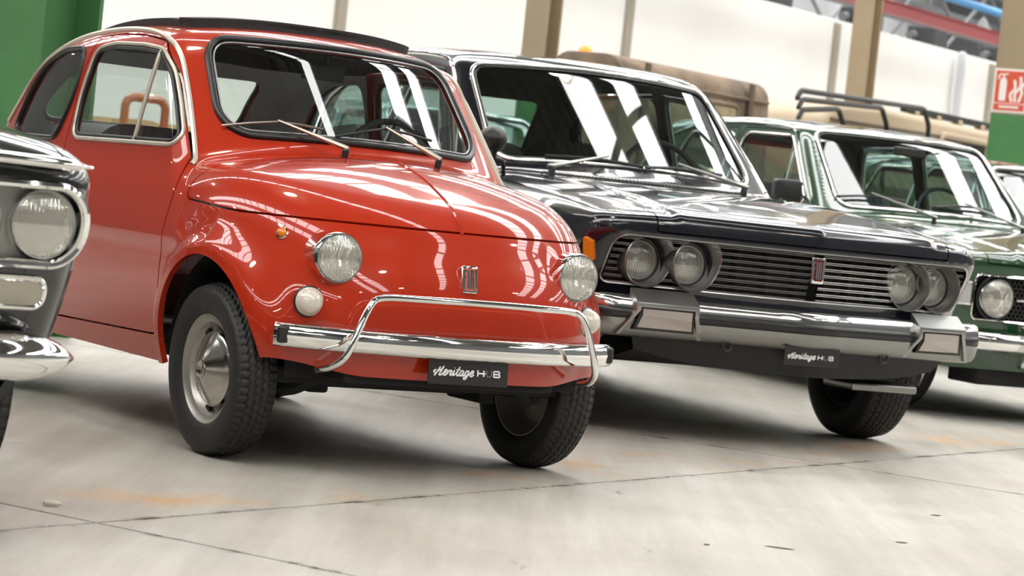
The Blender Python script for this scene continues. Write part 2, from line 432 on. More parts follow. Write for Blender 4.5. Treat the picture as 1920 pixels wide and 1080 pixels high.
JS_, JT_ = 4.529, 3.894
def floor_mat():
    m = bpy.data.materials.new('worn_concrete'); m.use_nodes = True; nt = m.node_tree; b = nt.nodes['Principled BSDF']; L = nt.links
    geo = nt.nodes.new('ShaderNodeNewGeometry')
    mp = nt.nodes.new('ShaderNodeMapping'); mp.inputs['Rotation'].default_value = (0, 0, -HROT); L.new(geo.outputs['Position'], mp.inputs['Vector'])
    def noise(scale, detail, rough=.55, stretch=None, rot=0):
        n = nt.nodes.new('ShaderNodeTexNoise'); n.inputs['Scale'].default_value = scale; n.inputs['Detail'].default_value = detail; n.inputs['Roughness'].default_value = rough
        m2 = nt.nodes.new('ShaderNodeMapping'); m2.inputs['Scale'].default_value = stretch or (1, 1, 1); m2.inputs['Rotation'].default_value = (0, 0, rot)
        L.new(geo.outputs['Position'], m2.inputs['Vector']); L.new(m2.outputs[0], n.inputs['Vector']); return n
    def ramp(src, p0, p1, c0, c1):
        r = nt.nodes.new('ShaderNodeValToRGB'); r.color_ramp.elements[0].position = p0; r.color_ramp.elements[1].position = p1
        r.color_ramp.elements[0].color = (*c0, 1); r.color_ramp.elements[1].color = (*c1, 1); L.new(src, r.inputs[0]); return r
    def mixc(fac, a, bb, mode='MIX'):
        x = nt.nodes.new('ShaderNodeMix'); x.data_type = 'RGBA'; x.blend_type = mode
        if isinstance(fac, float): x.inputs[0].default_value = fac
        else: L.new(fac, x.inputs[0])
        for k, q in ((6, a), (7, bb)):
            if isinstance(q, tuple): x.inputs[k].default_value = (*q, 1)
            else: L.new(q, x.inputs[k])
        return x.outputs[2]
    big = ramp(noise(.35, 6).outputs['Fac'], .35, .65, (.43, .405, .355), (.60, .59, .56))
    streak = ramp(noise(3.0, 6, .65, (1, .10, 1), math.radians(-58)).outputs['Fac'], .36, .60, (.70, .69, .67), (1, 1, 1))
    c = mixc(.75, big.outputs[0], streak.outputs[0], 'MULTIPLY')
    fine = ramp(noise(45, 6, .7).outputs['Fac'], .30, .62, (.88, .87, .85), (1, 1, 1))
    c = mixc(.7, c, fine.outputs[0], 'MULTIPLY')
    # small dark scuffs
    sc = ramp(noise(9, 3, .5, (1, .25, 1), math.radians(-58)).outputs['Fac'], .73, .77, (1, 1, 1), (.45, .42, .38))
    c = mixc(.8, c, sc.outputs[0], 'MULTIPLY')
    # rust-orange stains close to the long joint
    sx = nt.nodes.new('ShaderNodeSeparateXYZ'); L.new(mp.outputs[0], sx.inputs[0])
    d = nt.nodes.new('ShaderNodeMath'); d.operation = 'SUBTRACT'; d.inputs[1].default_value = 4.12; L.new(sx.outputs['Y'], d.inputs[0])
    ab = nt.nodes.new('ShaderNodeMath'); ab.operation = 'ABSOLUTE'; L.new(d.outputs[0], ab.inputs[0])
    band = nt.nodes.new('ShaderNodeMapRange'); band.inputs[1].default_value = .05; band.inputs[2].default_value = .30; band.inputs[3].default_value = 1; band.inputs[4].default_value = 0; L.new(ab.outputs[0], band.inputs[0])
    st = ramp(noise(2.4, 4, .6).outputs['Fac'], .50, .64, (0, 0, 0), (1, 1, 1))
    mu = nt.nodes.new('ShaderNodeMath'); mu.operation = 'MULTIPLY'; L.new(band.outputs[0], mu.inputs[0]); L.new(st.outputs[0], mu.inputs[1])
    mu2 = nt.nodes.new('ShaderNodeMath'); mu2.operation = 'MULTIPLY'; mu2.inputs[1].default_value = .75; L.new(mu.outputs[0], mu2.inputs[0])
    c = mixc(mu2.outputs[0], c, (.52, .30, .13))
    # fine brush marks and chipped, dirty joint edges
    br = ramp(noise(14, 5, .7, (1, .05, 1), math.radians(-58)).outputs['Fac'], .35, .65, (.84, .83, .81), (1.0, 1.0, 1.0)); c = mixc(.8, c, br.outputs[0], 'MULTIPLY')
    for ax, off in (('Y', JT_), ('X', JS_)):
        q = nt.nodes.new('ShaderNodeMath'); q.operation = 'SUBTRACT'; q.inputs[1].default_value = off - 2.0; L.new(sx.outputs[ax], q.inputs[0])
        fm = nt.nodes.new('ShaderNodeMath'); fm.operation = 'FLOORED_MODULO'; fm.inputs[1].default_value = 4.0; L.new(q.outputs[0], fm.inputs[0])
        q2 = nt.nodes.new('ShaderNodeMath'); q2.operation = 'SUBTRACT'; q2.inputs[1].default_value = 2.0; L.new(fm.outputs[0], q2.inputs[0])
        q3 = nt.nodes.new('ShaderNodeMath'); q3.operation = 'ABSOLUTE'; L.new(q2.outputs[0], q3.inputs[0])
        mr = nt.nodes.new('ShaderNodeMapRange'); mr.inputs[1].default_value = .006; mr.inputs[2].default_value = .035; mr.inputs[3].default_value = 1; mr.inputs[4].default_value = 0; L.new(q3.outputs[0], mr.inputs[0])
        nz = ramp(noise(7, 6, .75).outputs['Fac'], .50, .60, (0, 0, 0), (1, 1, 1)); mm = nt.nodes.new('ShaderNodeMath'); mm.operation = 'MULTIPLY'; L.new(mr.outputs[0], mm.inputs[0]); L.new(nz.outputs[0], mm.inputs[1])
        c = mixc(mm.outputs[0], c, (.10, .085, .065))
    L.new(c, b.inputs['Base Color'])
    rr = ramp(noise(1.2, 5).outputs['Fac'], .3, .7, (.30, .30, .30), (.55, .55, .55)); L.new(rr.outputs[0], b.inputs['Roughness'])
    bp = nt.nodes.new('ShaderNodeBump'); bp.inputs['Strength'].default_value = .15; bp.inputs['Distance'].default_value = .01
    L.new(noise(60, 5, .7).outputs['Fac'], bp.inputs['Height']); L.new(bp.outputs[0], b.inputs['Normal'])
    b.inputs['Specular IOR Level'].default_value = .35
    return m
FLOOR = floor_mat()
JS, JT, SLAB = 4.529, 3.894, 4.0
fl = MB().box(((S0 + S1) / 2, (T0 + T1) / 2, -.073), (S1 - S0, T1 - T0, .14)).build('floor', principled('joint_dirt', (.05, .045, .04), .9), rot=(0, 0, HROT))
tag(fl, 'pale worn concrete floor of large square slabs with dark joints', kind='structure')
slab_me = None; PT_ = {}
for i in range(-5, 13):
    for j in range(-4, 5):
        s, t = JS + SLAB * (i + .5), JT + SLAB * (j + .5)
        if s - 2 < S0 or s + 2 > S1 or t - 2 < T0 or t + 2 > T1: 
            if s + 2 < S0 or s - 2 > S1 or t + 2 < T0 or t - 2 > T1: continue
        if slab_me is None:
            o = MB().box((0, 0, -.02), (SLAB - .011, SLAB - .011, .04)).build('slab', FLOOR); slab_me = o.data
        else: o = ob('slab', slab_me)
        o.parent = fl; o.location = (s, t, 0)

WHITEW = principled('white_wall_paint', (.75, .75, .735), .7, noise=(.6, .04))
SEAM = principled('wall_batten_grey', (.30, .27, .22), .6)
GREYW = principled('grey_wall_paint', (.13, .135, .14), .8, noise=(.5, .15))
DARKC = principled('dark_corrugated_roof', (.13, .125, .12), .5)
STEEL = principled('grey_steel', (.16, .165, .17), .5)

# the white partition wall behind the cars, in 6 m panels with battens
wb = MB().box(((15.68 + S1) / 2, WALL_T + .16, 1.85), (S1 - 15.68, .16, 3.7)).build('wall_back', WHITEW, rot=(0, 0, HROT))
tag(wb, 'white panelled partition wall behind the parked cars', kind='structure')
for k in range(-1, 6):
    s = 21.68 + 6.0 * k
    if s > S1 - 6.1: continue
    MB().box((s + 3.0, WALL_T + .05, 1.925), (5.94, .06, 3.85)).build('panel', WHITEW, wb, bevel=.01, seg=1)
    MB().box((s, WALL_T + .02, 1.9), (.17, .10, 3.8)).build('batten', SEAM, wb, bevel=.012, seg=1)
tag(MB().box((39.2 - 1.1, WALL_T - .12, 1.9), (.12, .12, 3.9)).build('drain_pipe', principled('pale_pipe', (.55, .57, .60), .5), rot=(0, 0, HROT), bevel=.04, seg=3), 'pale grey drain pipe on the white wall near its far end', 'pipe')

for nm, c, d, lab in (('wall_far', ((20 + S1) / 2, T1, CEIL / 2), (S1 - 20, .2, CEIL), 'grey outer wall of the hall beyond the partition'),
                      ('wall_far_left', ((S0 + 20) / 2, T1, CEIL / 2), (20 - S0, .2, CEIL), 'dark grey outer wall left of the partition'),
                      ('wall_front', ((S0 + S1) / 2, T0, CEIL / 2), (S1 - S0, .2, CEIL), 'grey hall wall behind the photographer'),
                      ('wall_left', (S0, (T0 + T1) / 2, CEIL / 2), (.2, T1 - T0, CEIL), 'grey end wall of the hall'),
                      ('wall_right', (S1, (T0 + T1) / 2, CEIL / 2), (.2, T1 - T0, CEIL), 'grey far end wall of the hall')):
    tag(MB().box(c, d).build(nm, GREYW if nm != 'wall_far' else principled('pale_grey_wall', (.55, .56, .57), .8, noise=(.4, .2)), rot=(0, 0, HROT)), lab, kind='structure')

# corrugated ceiling with pairs of roof-light strips across the hall
def ceiling():
    V = []; F = []; gaps = []
    for c in (-10.8, 1.2, 8.1, 13.2, 19.5, 25.8, 32.1, 38.4, 44.7, 51.0):
        gaps += [(c - .22, c + .22)] if c == 8.1 else [(c - 1.55, c - .35), (c + .35, c + 1.55)]
    edges = [S0] + [q for g in gaps for q in g] + [S1]
    for a, b in zip(edges[0::2], edges[1::2]):
        ss = np.arange(a, b + .001, .085); ss[-1] = b; zs = CEIL + .10 * ((np.arange(len(ss)) // 2) % 2); n0 = len(V)
        for s, z in zip(ss, zs): V += [(s, T0, z), (s, T1, z)]
        for i in range(len(ss) - 1): F.append((n0 + 2 * i, n0 + 2 * i + 1, n0 + 2 * i + 3, n0 + 2 * i + 2))
    c = mk('ceiling', V, F, DARKC, smooth=False, rot=(0, 0, HROT)); tag(c, 'dark corrugated metal ceiling with roof lights', kind='structure')
    PANE = emit_mat('daylit_roof_glass', (.985, .985, .97), SKY_E); pane_me = {}
    for wi, (a, b) in enumerate(gaps):
        fr = MB()
        for t in np.arange(T0 + 1, T1 - .1, 1.0): fr.box(((a + b) / 2, t, CEIL + .02), (b - a, .08, .10))
        for q in (a, b): fr.box((q, (T0 + T1) / 2, CEIL + .01), (.12, T1 - T0, .16))
        w = fr.build('window_%d' % (wi + 1), STEEL, rot=(0, 0, HROT)); tag(w, 'long strip of roof lights with steel bars', kind='structure')
        for t in np.arange(T0 + .5, T1 - .1, 1.0):
            if pane_me.get(round(b - a, 3)) is None: o = MB().box((0, 0, 0), (b - a - .1, .96, .02)).build('pane', PANE); pane_me[round(b - a, 3)] = o.data
            else: o = ob('pane', pane_me[round(b - a, 3)])
            o.parent = w; o.location = ((a + b) / 2, t, CEIL + .08)
    for k in range(-2, 5):      # roof beams across the hall
        s = 7.2 + 12.0 * k
        if S0 < s < S1: tag(MB().box((s, (T0 + T1) / 2, CEIL - .25), (.22, T1 - T0, .5)).build('trim_%d' % (k + 3), STEEL, rot=(0, 0, HROT)), 'deep grey steel beam across the corrugated ceiling', kind='structure')
ceiling()

# pendant lamps in rows
def pendant_lamps():
    shade = glow = None; n = 0
    for t in (-7.0, -1.0, 6.0, 12.5, 20.5):
        for s in np.arange(-10, 51, 5.0):
            p = H(s + (1.3 if t > 0 else 0) - (1.2 if t > 16 else 0), t, 5.6 if t < 16 else 5.16)
            e = empty('pendant_lamp', 'round pendant lamp with a warm bulb hanging from the hall roof', 'lamp', p, 0, 'pendant lamps of the hall')
            if shade is None:
                R = frame((0, 0, 1), (0, 1, 0))
                a = MB().lathe([(.0, .26), (.10, .23), (.2, .12), (.32, .07), (.36, .02)], 20, R).tube([(0, 0, .34), (0, 0, 2.0)], .012, 6).build('shade', STEEL, e, smooth=True)
                b = MB().lathe([(.02, .001), (.0, .12), (.03, .22), (.05, .23)], 20, R).build('bulb', emit_mat('warm_bulb', (1, .86, .66), LAMP_E), e, smooth='all')
                shade, glow = a.data, b.data
            else: ob('shade', shade, e); ob('bulb', glow, e)
pendant_lamps()

# steel columns, green below and beige above
GREENP = principled('green_column_paint', (.06, .19, .065), .45, noise=(3, .12))
BEIGEP = principled('beige_column_paint', (.30, .235, .15), .55, noise=(2, .06))
def column(s, t, fl_w, dep, label, top=CEIL, gh=1.93):
    e = empty('steel_column', label, 'column', H(s, t), HROT, 'steel columns of the hall')
    for nm, z0, z1, m in (('painted_base', 0, gh, GREENP), ('shaft', gh, top, BEIGEP)):
        mb = MB()
        for q in (-1, 1): mb.box((q * (dep / 2 - .012), 0, (z0 + z1) / 2), (.024, fl_w, z1 - z0))
        mb.box((0, 0, (z0 + z1) / 2), (dep - .05, .02, z1 - z0)); mb.build(nm, m, e)
    return e
column(8.60, 7.97, .30, .40, 'green painted steel column at the left behind the red car roof')
column(16.85, 10.5, .20, .22, 'beige steel column above the roof of the black saloon')
column(22.75, 10.5, .20, .22, 'beige steel column behind the black roof rack')
sgc = column(20.1, 7.82, .36, .36, 'beige and green steel column with a red fire extinguisher sign')
for k, q in ((28.7, 'second to last'), (34.6, 'last')): column(k, 10.5, .2, .22, 'beige and green steel column far down the hall, the %s of its row' % q)

# ================================================================== WHEELS
def tyre_geo(R, w, rb, grooves, nz=64, na=384, nu=44, amp=.06, depth=.006, gw=.045):
    """tyre about local y: side walls, shoulders and a tread cut by zigzag grooves"""
    h = w / 2
    side = [(.74 * h, rb), (.90 * h, rb + .012), (1.0 * h, rb + .30 * (R - rb)), (1.03 * h, rb + .5 * (R - rb)), (1.0 * h, rb + .72 * (R - rb)), (.90 * h, R - .012)]
    us = np.linspace(-.82, .82, nu); prof = [(a, r) for a, r in [(-q[0], q[1]) for q in side]] + [(u * h, R - .012 * abs(u / .82) ** 3) for u in us] + side[::-1]
    A = np.array([p[0] for p in prof]); Rr = np.array([p[1] for p in prof]); th = np.linspace(0, 2 * math.pi, na, endpoint=False)
    AA, TT = np.meshgrid(A, th, indexing='ij'); RR = np.repeat(Rr[:, None], na, 1)
    u = AA / h; zig = 2 * np.abs(((TT * nz / (2 * math.pi)) % 1) - .5) * 2 - 1
    tread = (np.abs(u) <= .83) & (RR > R - .02)
    for k, g in enumerate(grooves):
        d = np.abs(u - g - amp * zig * (1 if k % 2 else -1)); RR -= depth * np.clip(1.5 - d / gw, 0, 1) * tread
    sip = (((TT * nz / (2 * math.pi)) % 1) < .22) & (np.abs(u) > .55) & tread; RR -= depth * .8 * sip
    V = np.stack([RR * np.cos(TT), AA, RR * np.sin(TT)], -1).reshape(-1, 3); n = len(A)
    i = np.arange(n - 1)[:, None] * na; k = np.arange(na)[None]; k2 = (k + 1) % na
    F = np.stack([i + k, i + na + k, i + na + k2, i + k2], -1).reshape(-1, 4)
    return V, F
def ylathe(mb, prof, seg=40, o=(0, 0, 0), sgn=1):
    return mb.lathe(prof, seg, np.array([[0, 1, 0], [-sgn, 0, 0], [0, 0, 1.0]]) if False else np.array([[0.0, -1, 0], [sgn, 0, 0], [0, 0, 1]]), o)

WHEEL_ME = {}
def wheel(kind, car, x, y, R, w, rb, steer=0.0, camber=0.0, rimcol=None, capmat=None):
    """wheel part with tyre and cap sub-parts; outer face towards sign(y)"""
    sg = 1 if y > 0 else -1
    if kind not in WHEEL_ME:
        V, F = tyre_geo(R, w, rb, (-.5, -.17, .17, .5) if kind != 'wide' else (-.6, -.36, -.12, .12, .36, .6))
        h = w / 2
        rim = MB(); ylathe(rim, [(.72 * h, rb + .013), (.80 * h, rb + .010), (.80 * h, rb + .002), (.66 * h, rb - .006), (.58 * h, rb - .018), (.30 * h, rb - .026), (.16 * h, rb - .040), (.34 * h, rb * .62), (.40 * h, rb * .45), (.40 * h, .001)], 48)
        ylathe(rim, [(-.72 * h, rb + .013), (-.80 * h, rb + .01), (-.78 * h, rb), (-.4 * h, rb - .02), (.1 * h, rb - .045), (-.2 * h, rb * .4), (-.7 * h, rb * .38), (-.9 * h, rb * .3), (-.9 * h, .001)], 48)
        slots = MB()
        for k in range(8):
            a = 2 * math.pi * (k + .3) / 8; c, s_ = math.cos(a), math.sin(a); rr = rb * .775
            slots.box((rr * c, .285 * h, rr * s_), (.010, .012, .026), np.array([[c, 0, -s_], [0, 1, 0], [s_, 0, c]]))
        cap = MB(); ylathe(cap, [(.26 * h, rb * .71), (.44 * h, rb * .71), (.52 * h, rb * .68), (.55 * h, rb * .62), (.60 * h, rb * .60), (1.02 * h, rb * .17), (1.08 * h, rb * .165), (1.12 * h, rb * .14), (1.06 * h, rb * .11), (1.03 * h, .001)], 40)
        WHEEL_ME[kind] = [V, F, rim, cap, slots, None, None, None, None]
    V, F, rim, cap, slots, m0, m1, m2, m3 = WHEEL_ME[kind]
    loc = (x, y, R + (.0)); rot = (camber * -sg, 0, steer + (0 if sg > 0 else math.pi))
    if m0 is None:
        rm = rim.build('wheel', rimcol, car, smooth=True); ty = mk('tyre', V, F, RUBBER, rm); cp = cap.build('hub_cap', capmat, rm, smooth=True); sl = slots.build('rim_slots', DARK, rm)
        WHEEL_ME[kind][5:] = [rm.data, ty.data, cp.data, sl.data]
    else:
        rm = ob('wheel', m0, car); ob('tyre', m1, rm); ob('hub_cap', m2, rm); ob('rim_slots', m3, rm)
    rm.location = loc; rm.rotation_euler = (camber, 0, steer) if sg > 0 else (camber, 0, math.pi + steer)
    return rm

# ------------------------------------------------------------------ lettering
def text_geo(body, size, shear=0.0, sx=1.0, ext=.0006, offset=0.0):
    cu = bpy.data.curves.new('t', 'FONT'); cu.body = body; cu.size = size; cu.shear = shear; cu.extrude = ext; cu.align_x = 'CENTER'; cu.align_y = 'CENTER'; cu.offset = offset; cu.resolution_u = 4
    o = bpy.data.objects.new('t', cu); COL.objects.link(o); bpy.context.view_layer.update()
    me = bpy.data.meshes.new_from_object(o.evaluated_get(bpy.context.evaluated_depsgraph_get()))
    V = np.array([v.co[:] for v in me.vertices]) * [sx, 1, 1]; F = [tuple(p.vertices) for p in me.polygons]
    bpy.data.objects.remove(o); bpy.data.meshes.remove(me); return V, F
def ribbon(mb, pts, w, ext=.0006, n=None):
    """flat stroke in the x-y plane with a little thickness"""
    P = smooth_path(pts, n or len(pts) * 6) if n != 0 else np.asarray(pts, float)
    T = np.gradient(P, axis=0); T /= np.linalg.norm(T, axis=1)[:, None] + 1e-9; Nn = np.stack([-T[:, 1], T[:, 0]], 1) * w / 2
    V = []; F = []
    for p, q in zip(P, Nn): V += [(p[0] + q[0], p[1] + q[1], 0), (p[0] - q[0], p[1] - q[1], 0), (p[0] + q[0], p[1] + q[1], ext), (p[0] - q[0], p[1] - q[1], ext)]
    for i in range(len(P) - 1):
        a = 4 * i; b = a + 4; F += [(a + 2, a + 3, b + 3, b + 2), (a, a + 2, b + 2, b), (a + 3, a + 1, b + 1, b + 3)]
    F += [(0, 1, 3, 2), (4 * len(P) - 4, 4 * len(P) - 2, 4 * len(P) - 1, 4 * len(P) - 3)]
    mb.add(V, F)
def heritage_hub(W):
    """the plate's lettering about its centre, in units of the plate width W; returns white strokes and grey strokes"""
    w = MB(); g = MB(); k = W / 280.0; lw = 4.2 * k
    def S(pts, dx, lw_=lw):
        ribbon(w, [((-121 + (x + dx + 122) * 1.33 + .28 * y) * k, (y - 9) * 1.08 * k) for x, y in pts], lw_)
    x = -122
    S([(2, 14), (-3, 9), (3, 5), (9, 12), (11, 22), (7, 10), (3, 0), (0, -1)], x); S([(5, 12), (14, 13), (20, 24), (16, 10), (13, 1), (18, 0), (22, 5)], x); x += 23
    def e(x): S([(0, 5), (6, 8), (8, 13), (4, 15), (1, 8), (2, 1), (6, 0), (11, 5)], x)
    e(x); x += 11
    S([(0, 5), (3, 14), (4, 12), (9, 13), (7, 4), (9, 0), (13, 5)], x); x += 13
    S([(0, 5), (3, 14), (2, 3), (4, 0), (8, 5)], x); S([(2.6, 20), (3.4, 21)], x, lw * 1.2); x += 9
    S([(0, 5), (4, 16), (6, 25), (3, 10), (3, 2), (6, 0), (10, 5)], x); S([(-1, 16), (9, 17)], x, lw * .8); x += 10
    S([(9, 13), (3, 14), (0, 6), (2, 0), (6, 3), (9, 13), (8, 3), (10, 0), (14, 5)], x); x += 14
    S([(9, 13), (3, 14), (0, 6), (2, 1), (6, 3), (9, 13), (7, -2), (3, -9), (-1, -6), (5, 0), (13, 5)], x); x += 13
    e(x)
    # HUB in plain bars
    t = 4.4 * k; y0, y1 = -9 * k, 10 * k; ym = .5 * k; o = 32 * k
    h_ = MB(); b_ = MB()
    for bb in (((o, y0), (o, y1)), ((o, ym), (o + 27 * k, ym)), ((o + 21 * k, y0), (o + 21 * k, y1))): ribbon(h_, bb, t, n=0)
    u = o + 31 * k
    ribbon(g, [(u, y1), (u, y0 + 5 * k), (u + 3 * k, y0 + 1 * k), (u + 14 * k, y0 + 1 * k), (u + 18 * k, y0 + 5 * k), (u + 18 * k, y1)], t * .8, n=0)
    b = u + 26 * k
    ribbon(b_, [(b, y0 + k), (b, y1 - k), (b + 17 * k, y1 - k), (b + 20 * k, y1 - 4 * k), (b + 18 * k, ym), (b, ym)], t, n=0)
    ribbon(b_, [(b + 17 * k, ym), (b + 22 * k, ym - 4 * k), (b + 20 * k, y0 + k), (b, y0 + k)], t, n=0)
    return w, h_, g, b_
def place(mb, org, R):
    """move a flat drawing (x right, y up, z out) onto a face: R columns = right, up, out"""
    mb.V = [tuple(np.asarray(org) + np.asarray(R) @ np.array(v)) for v in mb.V]; return mb
WHITEINK = principled('white_lettering', (.85, .85, .85), .5)
GREYINK = principled('grey_lettering', (.16, .16, .16), .5)
PLATE = principled('black_plate', (.016, .016, .016), .4)
def plate(parent, c, W, Ht, out=(1, 0, 0), lean=0.0):
    out = np.array(out, float); out /= np.linalg.norm(out); right = np.cross((0, 0, 1.0), out); right /= np.linalg.norm(right); up = np.cross(out, right)
    R = np.stack([right, up, out], 1)
    p = MB().box(c, (W, Ht, .004), R).build('number_plate', PLATE, parent, bevel=.001, seg=1); p['label'] = 'black plate reading Heritage HUB'
    w, h_, g, b_ = heritage_hub(W); oo = np.array(c) + out * .0021
    place(w, oo, R).build('lettering', WHITEINK, p, fixn=False); place(h_, oo, R).build('letter_h', WHITEINK, p, fixn=False); place(g, oo, R).build('letter_u', GREYINK, p, fixn=False); place(b_, oo, R).build('letter_b', WHITEINK, p, fixn=False)
    return p
def fiat_badge(parent, c, W, Ht, out, face, frame_m=None, lw=.10):
    out = np.array(out, float); out /= np.linalg.norm(out); right = np.cross((0, 0, 1.0), out); right /= np.linalg.norm(right); up = np.cross(out, right); R = np.stack([right, up, out], 1)
    sh = lambda s: round_poly([(-W / 2 * s * .88, -Ht / 2 * s), (W / 2 * s * .88, -Ht / 2 * s), (W / 2 * s, Ht / 2 * s), (-W / 2 * s, Ht / 2 * s)], W * .16)
    def slab(s, z0, z1): m = MB(); m.prism([tuple(q) for q in sh(s)], z0, z1, (0, 1), 2); return place(m, c, R)
    b = slab(1.0, -.02, .008).build('badge', frame_m or CHROME, parent, bevel=.003, smooth=True); slab(.80, .006, .0095).build('enamel', face, b)
    w = W * lw; h0, h1 = -Ht * .33, Ht * .33; x0 = -W * .36; dx = W * .24
    bars = [[(0, h0), (0, h1)], [(0, h1 - w / 2), (dx * .55, h1 - w / 2)], [(0, h1 * .25), (dx * .45, h1 * .25)], [(dx * 1.0, h0), (dx * 1.0, h1)],
            [(dx * 1.55, h0), (dx * 1.65, h1)], [(dx * 2.2, h0), (dx * 2.1, h1)], [(dx * 1.6, h1 - w / 2), (dx * 2.15, h1 - w / 2)], [(dx * 1.6, -Ht * .02), (dx * 2.15, -Ht * .02)],
            [(dx * 2.85, h0), (dx * 2.85, h1)], [(dx * 2.5, h1 - w / 2), (dx * 3.2, h1 - w / 2)]]
    for ks in ((0, 1, 2), (3,), (4, 5, 6, 7), (8, 9)):
        t = MB()
        for i in ks: ribbon(t, [(x + x0, y) for x, y in bars[i]], w, .001, n=0)
        place(t, np.array(c) + out * .0096, R).build('letter', CHROME, b, fixn=False)
    return b

# ------------------------------------------------------------------ lamps
LENS = glass_mat('lamp_lens_glass', (.93, .94, .90), .10)
def flute_mat():
    m = bpy.data.materials.new('fluted_reflector'); m.use_nodes = True; nt = m.node_tree; b = nt.nodes['Principled BSDF']
    b.inputs['Base Color'].default_value = (.85, .85, .82, 1); b.inputs['Metallic'].default_value = 1; b.inputs['Roughness'].default_value = .16
    tc = nt.nodes.new('ShaderNodeTexCoord'); wv = nt.nodes.new('ShaderNodeTexWave'); wv.bands_direction = 'Y'; wv.inputs['Scale'].default_value = 22; wv.inputs['Distortion'].default_value = 2.5; wv.inputs['Detail'].default_value = 2; wv.inputs['Detail Scale'].default_value = 2
    bp = nt.nodes.new('ShaderNodeBump'); bp.inputs['Strength'].default_value = .4; bp.inputs['Distance'].default_value = .01
    nt.links.new(tc.outputs['Object'], wv.inputs[0]); nt.links.new(wv.outputs['Fac'], bp.inputs['Height']); nt.links.new(bp.outputs[0], b.inputs['Normal']); return m
FLUTE = flute_mat()
def lens_flute_mat():
    """pressed-glass lens: clear with vertical flutes"""
    m = bpy.data.materials.new('pressed_lens'); m.use_nodes = True; nt = m.node_tree
    for n in list(nt.nodes): nt.nodes.remove(n)
    out = nt.nodes.new('ShaderNodeOutputMaterial'); mix = nt.nodes.new('ShaderNodeMixShader'); tr = nt.nodes.new('ShaderNodeBsdfTransparent'); tr.inputs[0].default_value = (.92, .92, .88, 1)
    gl = nt.nodes.new('ShaderNodeBsdfGlossy'); gl.inputs['Roughness'].default_value = .08; gl.inputs[0].default_value = (.9, .9, .88, 1)
    tc = nt.nodes.new('ShaderNodeTexCoord'); wv = nt.nodes.new('ShaderNodeTexWave'); wv.bands_direction = 'Y'; wv.inputs['Scale'].default_value = 34; wv.inputs['Distortion'].default_value = .6
    bp = nt.nodes.new('ShaderNodeBump'); bp.inputs['Strength'].default_value = .35; bp.inputs['Distance'].default_value = .004
    nt.links.new(tc.outputs['Object'], wv.inputs[0]); nt.links.new(wv.outputs['Fac'], bp.inputs['Height']); nt.links.new(bp.outputs[0], gl.inputs['Normal'])
    mix.inputs[0].default_value = .32; nt.links.new(tr.outputs[0], mix.inputs[1]); nt.links.new(gl.outputs[0], mix.inputs[2])
    df = nt.nodes.new('ShaderNodeBsdfDiffuse'); df.inputs[0].default_value = (.80, .76, .66, 1); m2 = nt.nodes.new('ShaderNodeMixShader'); m2.inputs[0].default_value = .22      # cream diffuse painted in for bright light reflected in the lens
    nt.links.new(mix.outputs[0], m2.inputs[1]); nt.links.new(df.outputs[0], m2.inputs[2]); nt.links.new(m2.outputs[0], out.inputs[0]); return m
PRESSED = lens_flute_mat()
def headlamp(parent, c, r, out, ring=.010, proud=.012, dome=.018, ringmat=None, depth=.05, name='headlamp'):
    R = frame(out); c = np.array(c, float)
    h = MB().lathe([(-depth, r * .995), (-.004, r), (proud * .6, r), (proud, r - ring * .35), (proud, r - ring * .75), (proud - .006, r - ring), (-.004, r - ring)], 48, R, c).build(name, ringmat or CHROME, parent, smooth=True)
    rb = r - ring
    bowl = [(-.004, rb * 1.0), (-.025, rb * .93), (-.048, rb * .72), (-.062, rb * .42), (-.066, rb * .18), (-.066, .0005)]
    o = MB().lathe(bowl, 48, R, (0, 0, 0)).build('reflector', FLUTE, h, smooth='all', loc=c)
    MB().lathe([(-.066, r * .16), (-.030, r * .17), (-.024, r * .12), (-.022, .0004)], 20, R, c).build('bulb_shield', ALU, h, smooth=True)
    d = [(proud - .004 + dome * (1 - (q * q)), max(rb * q, .0004)) for q in np.linspace(1, 0, 9)]
    MB().lathe(d, 48, R).build('lens', PRESSED, h, smooth='all', loc=c)
    return h

# ================================================================== THE RED CAR
# car axes: x forward from the front axle, y to the car's left, z up
_w5 = spline([.20, .30, .42, .55, .68, .80, .88, .96], [.575, .608, .634, .644, .638, .618, .598, .57])
_xn5 = spline([.22, .28, .36, .46, .55, .62, .70, .76, .85], [.405, .428, .445, .448, .438, .420, .392, .366, .315])
_xt5 = spline([.22, .4, .6, .8, .95], [-2.30, -2.42, -2.42, -2.33, -2.18])
_p5 = spline([.2, .5, .65, .8, .95], [3.3, 3.3, 2.9, 2.7, 2.6])
_zc5 = spline([-2.6, -2.35, -2.1, -1.8, -1.0, -.4, -.22, -.10, .02, .13, .25, .33, .385, .44, .55], [.50, .80, .90, .93, .93, .932, .928, .920, .900, .868, .818, .778, .742, .69, .56])
_wg5 = spline([.80, .88, .96, 1.05, 1.14, 1.20, 1.26, 1.34], [.612, .598, .584, .568, .550, .536, .518, .485])
_zr5 = spline([-.2, -.45, -.62, -.8, -1.0, -1.25, -1.5, -1.7, -1.85, -2.0, -2.15, -2.3], [1.255, 1.285, 1.300, 1.312, 1.317, 1.306, 1.272, 1.213, 1.135, 1.02, .88, .73])
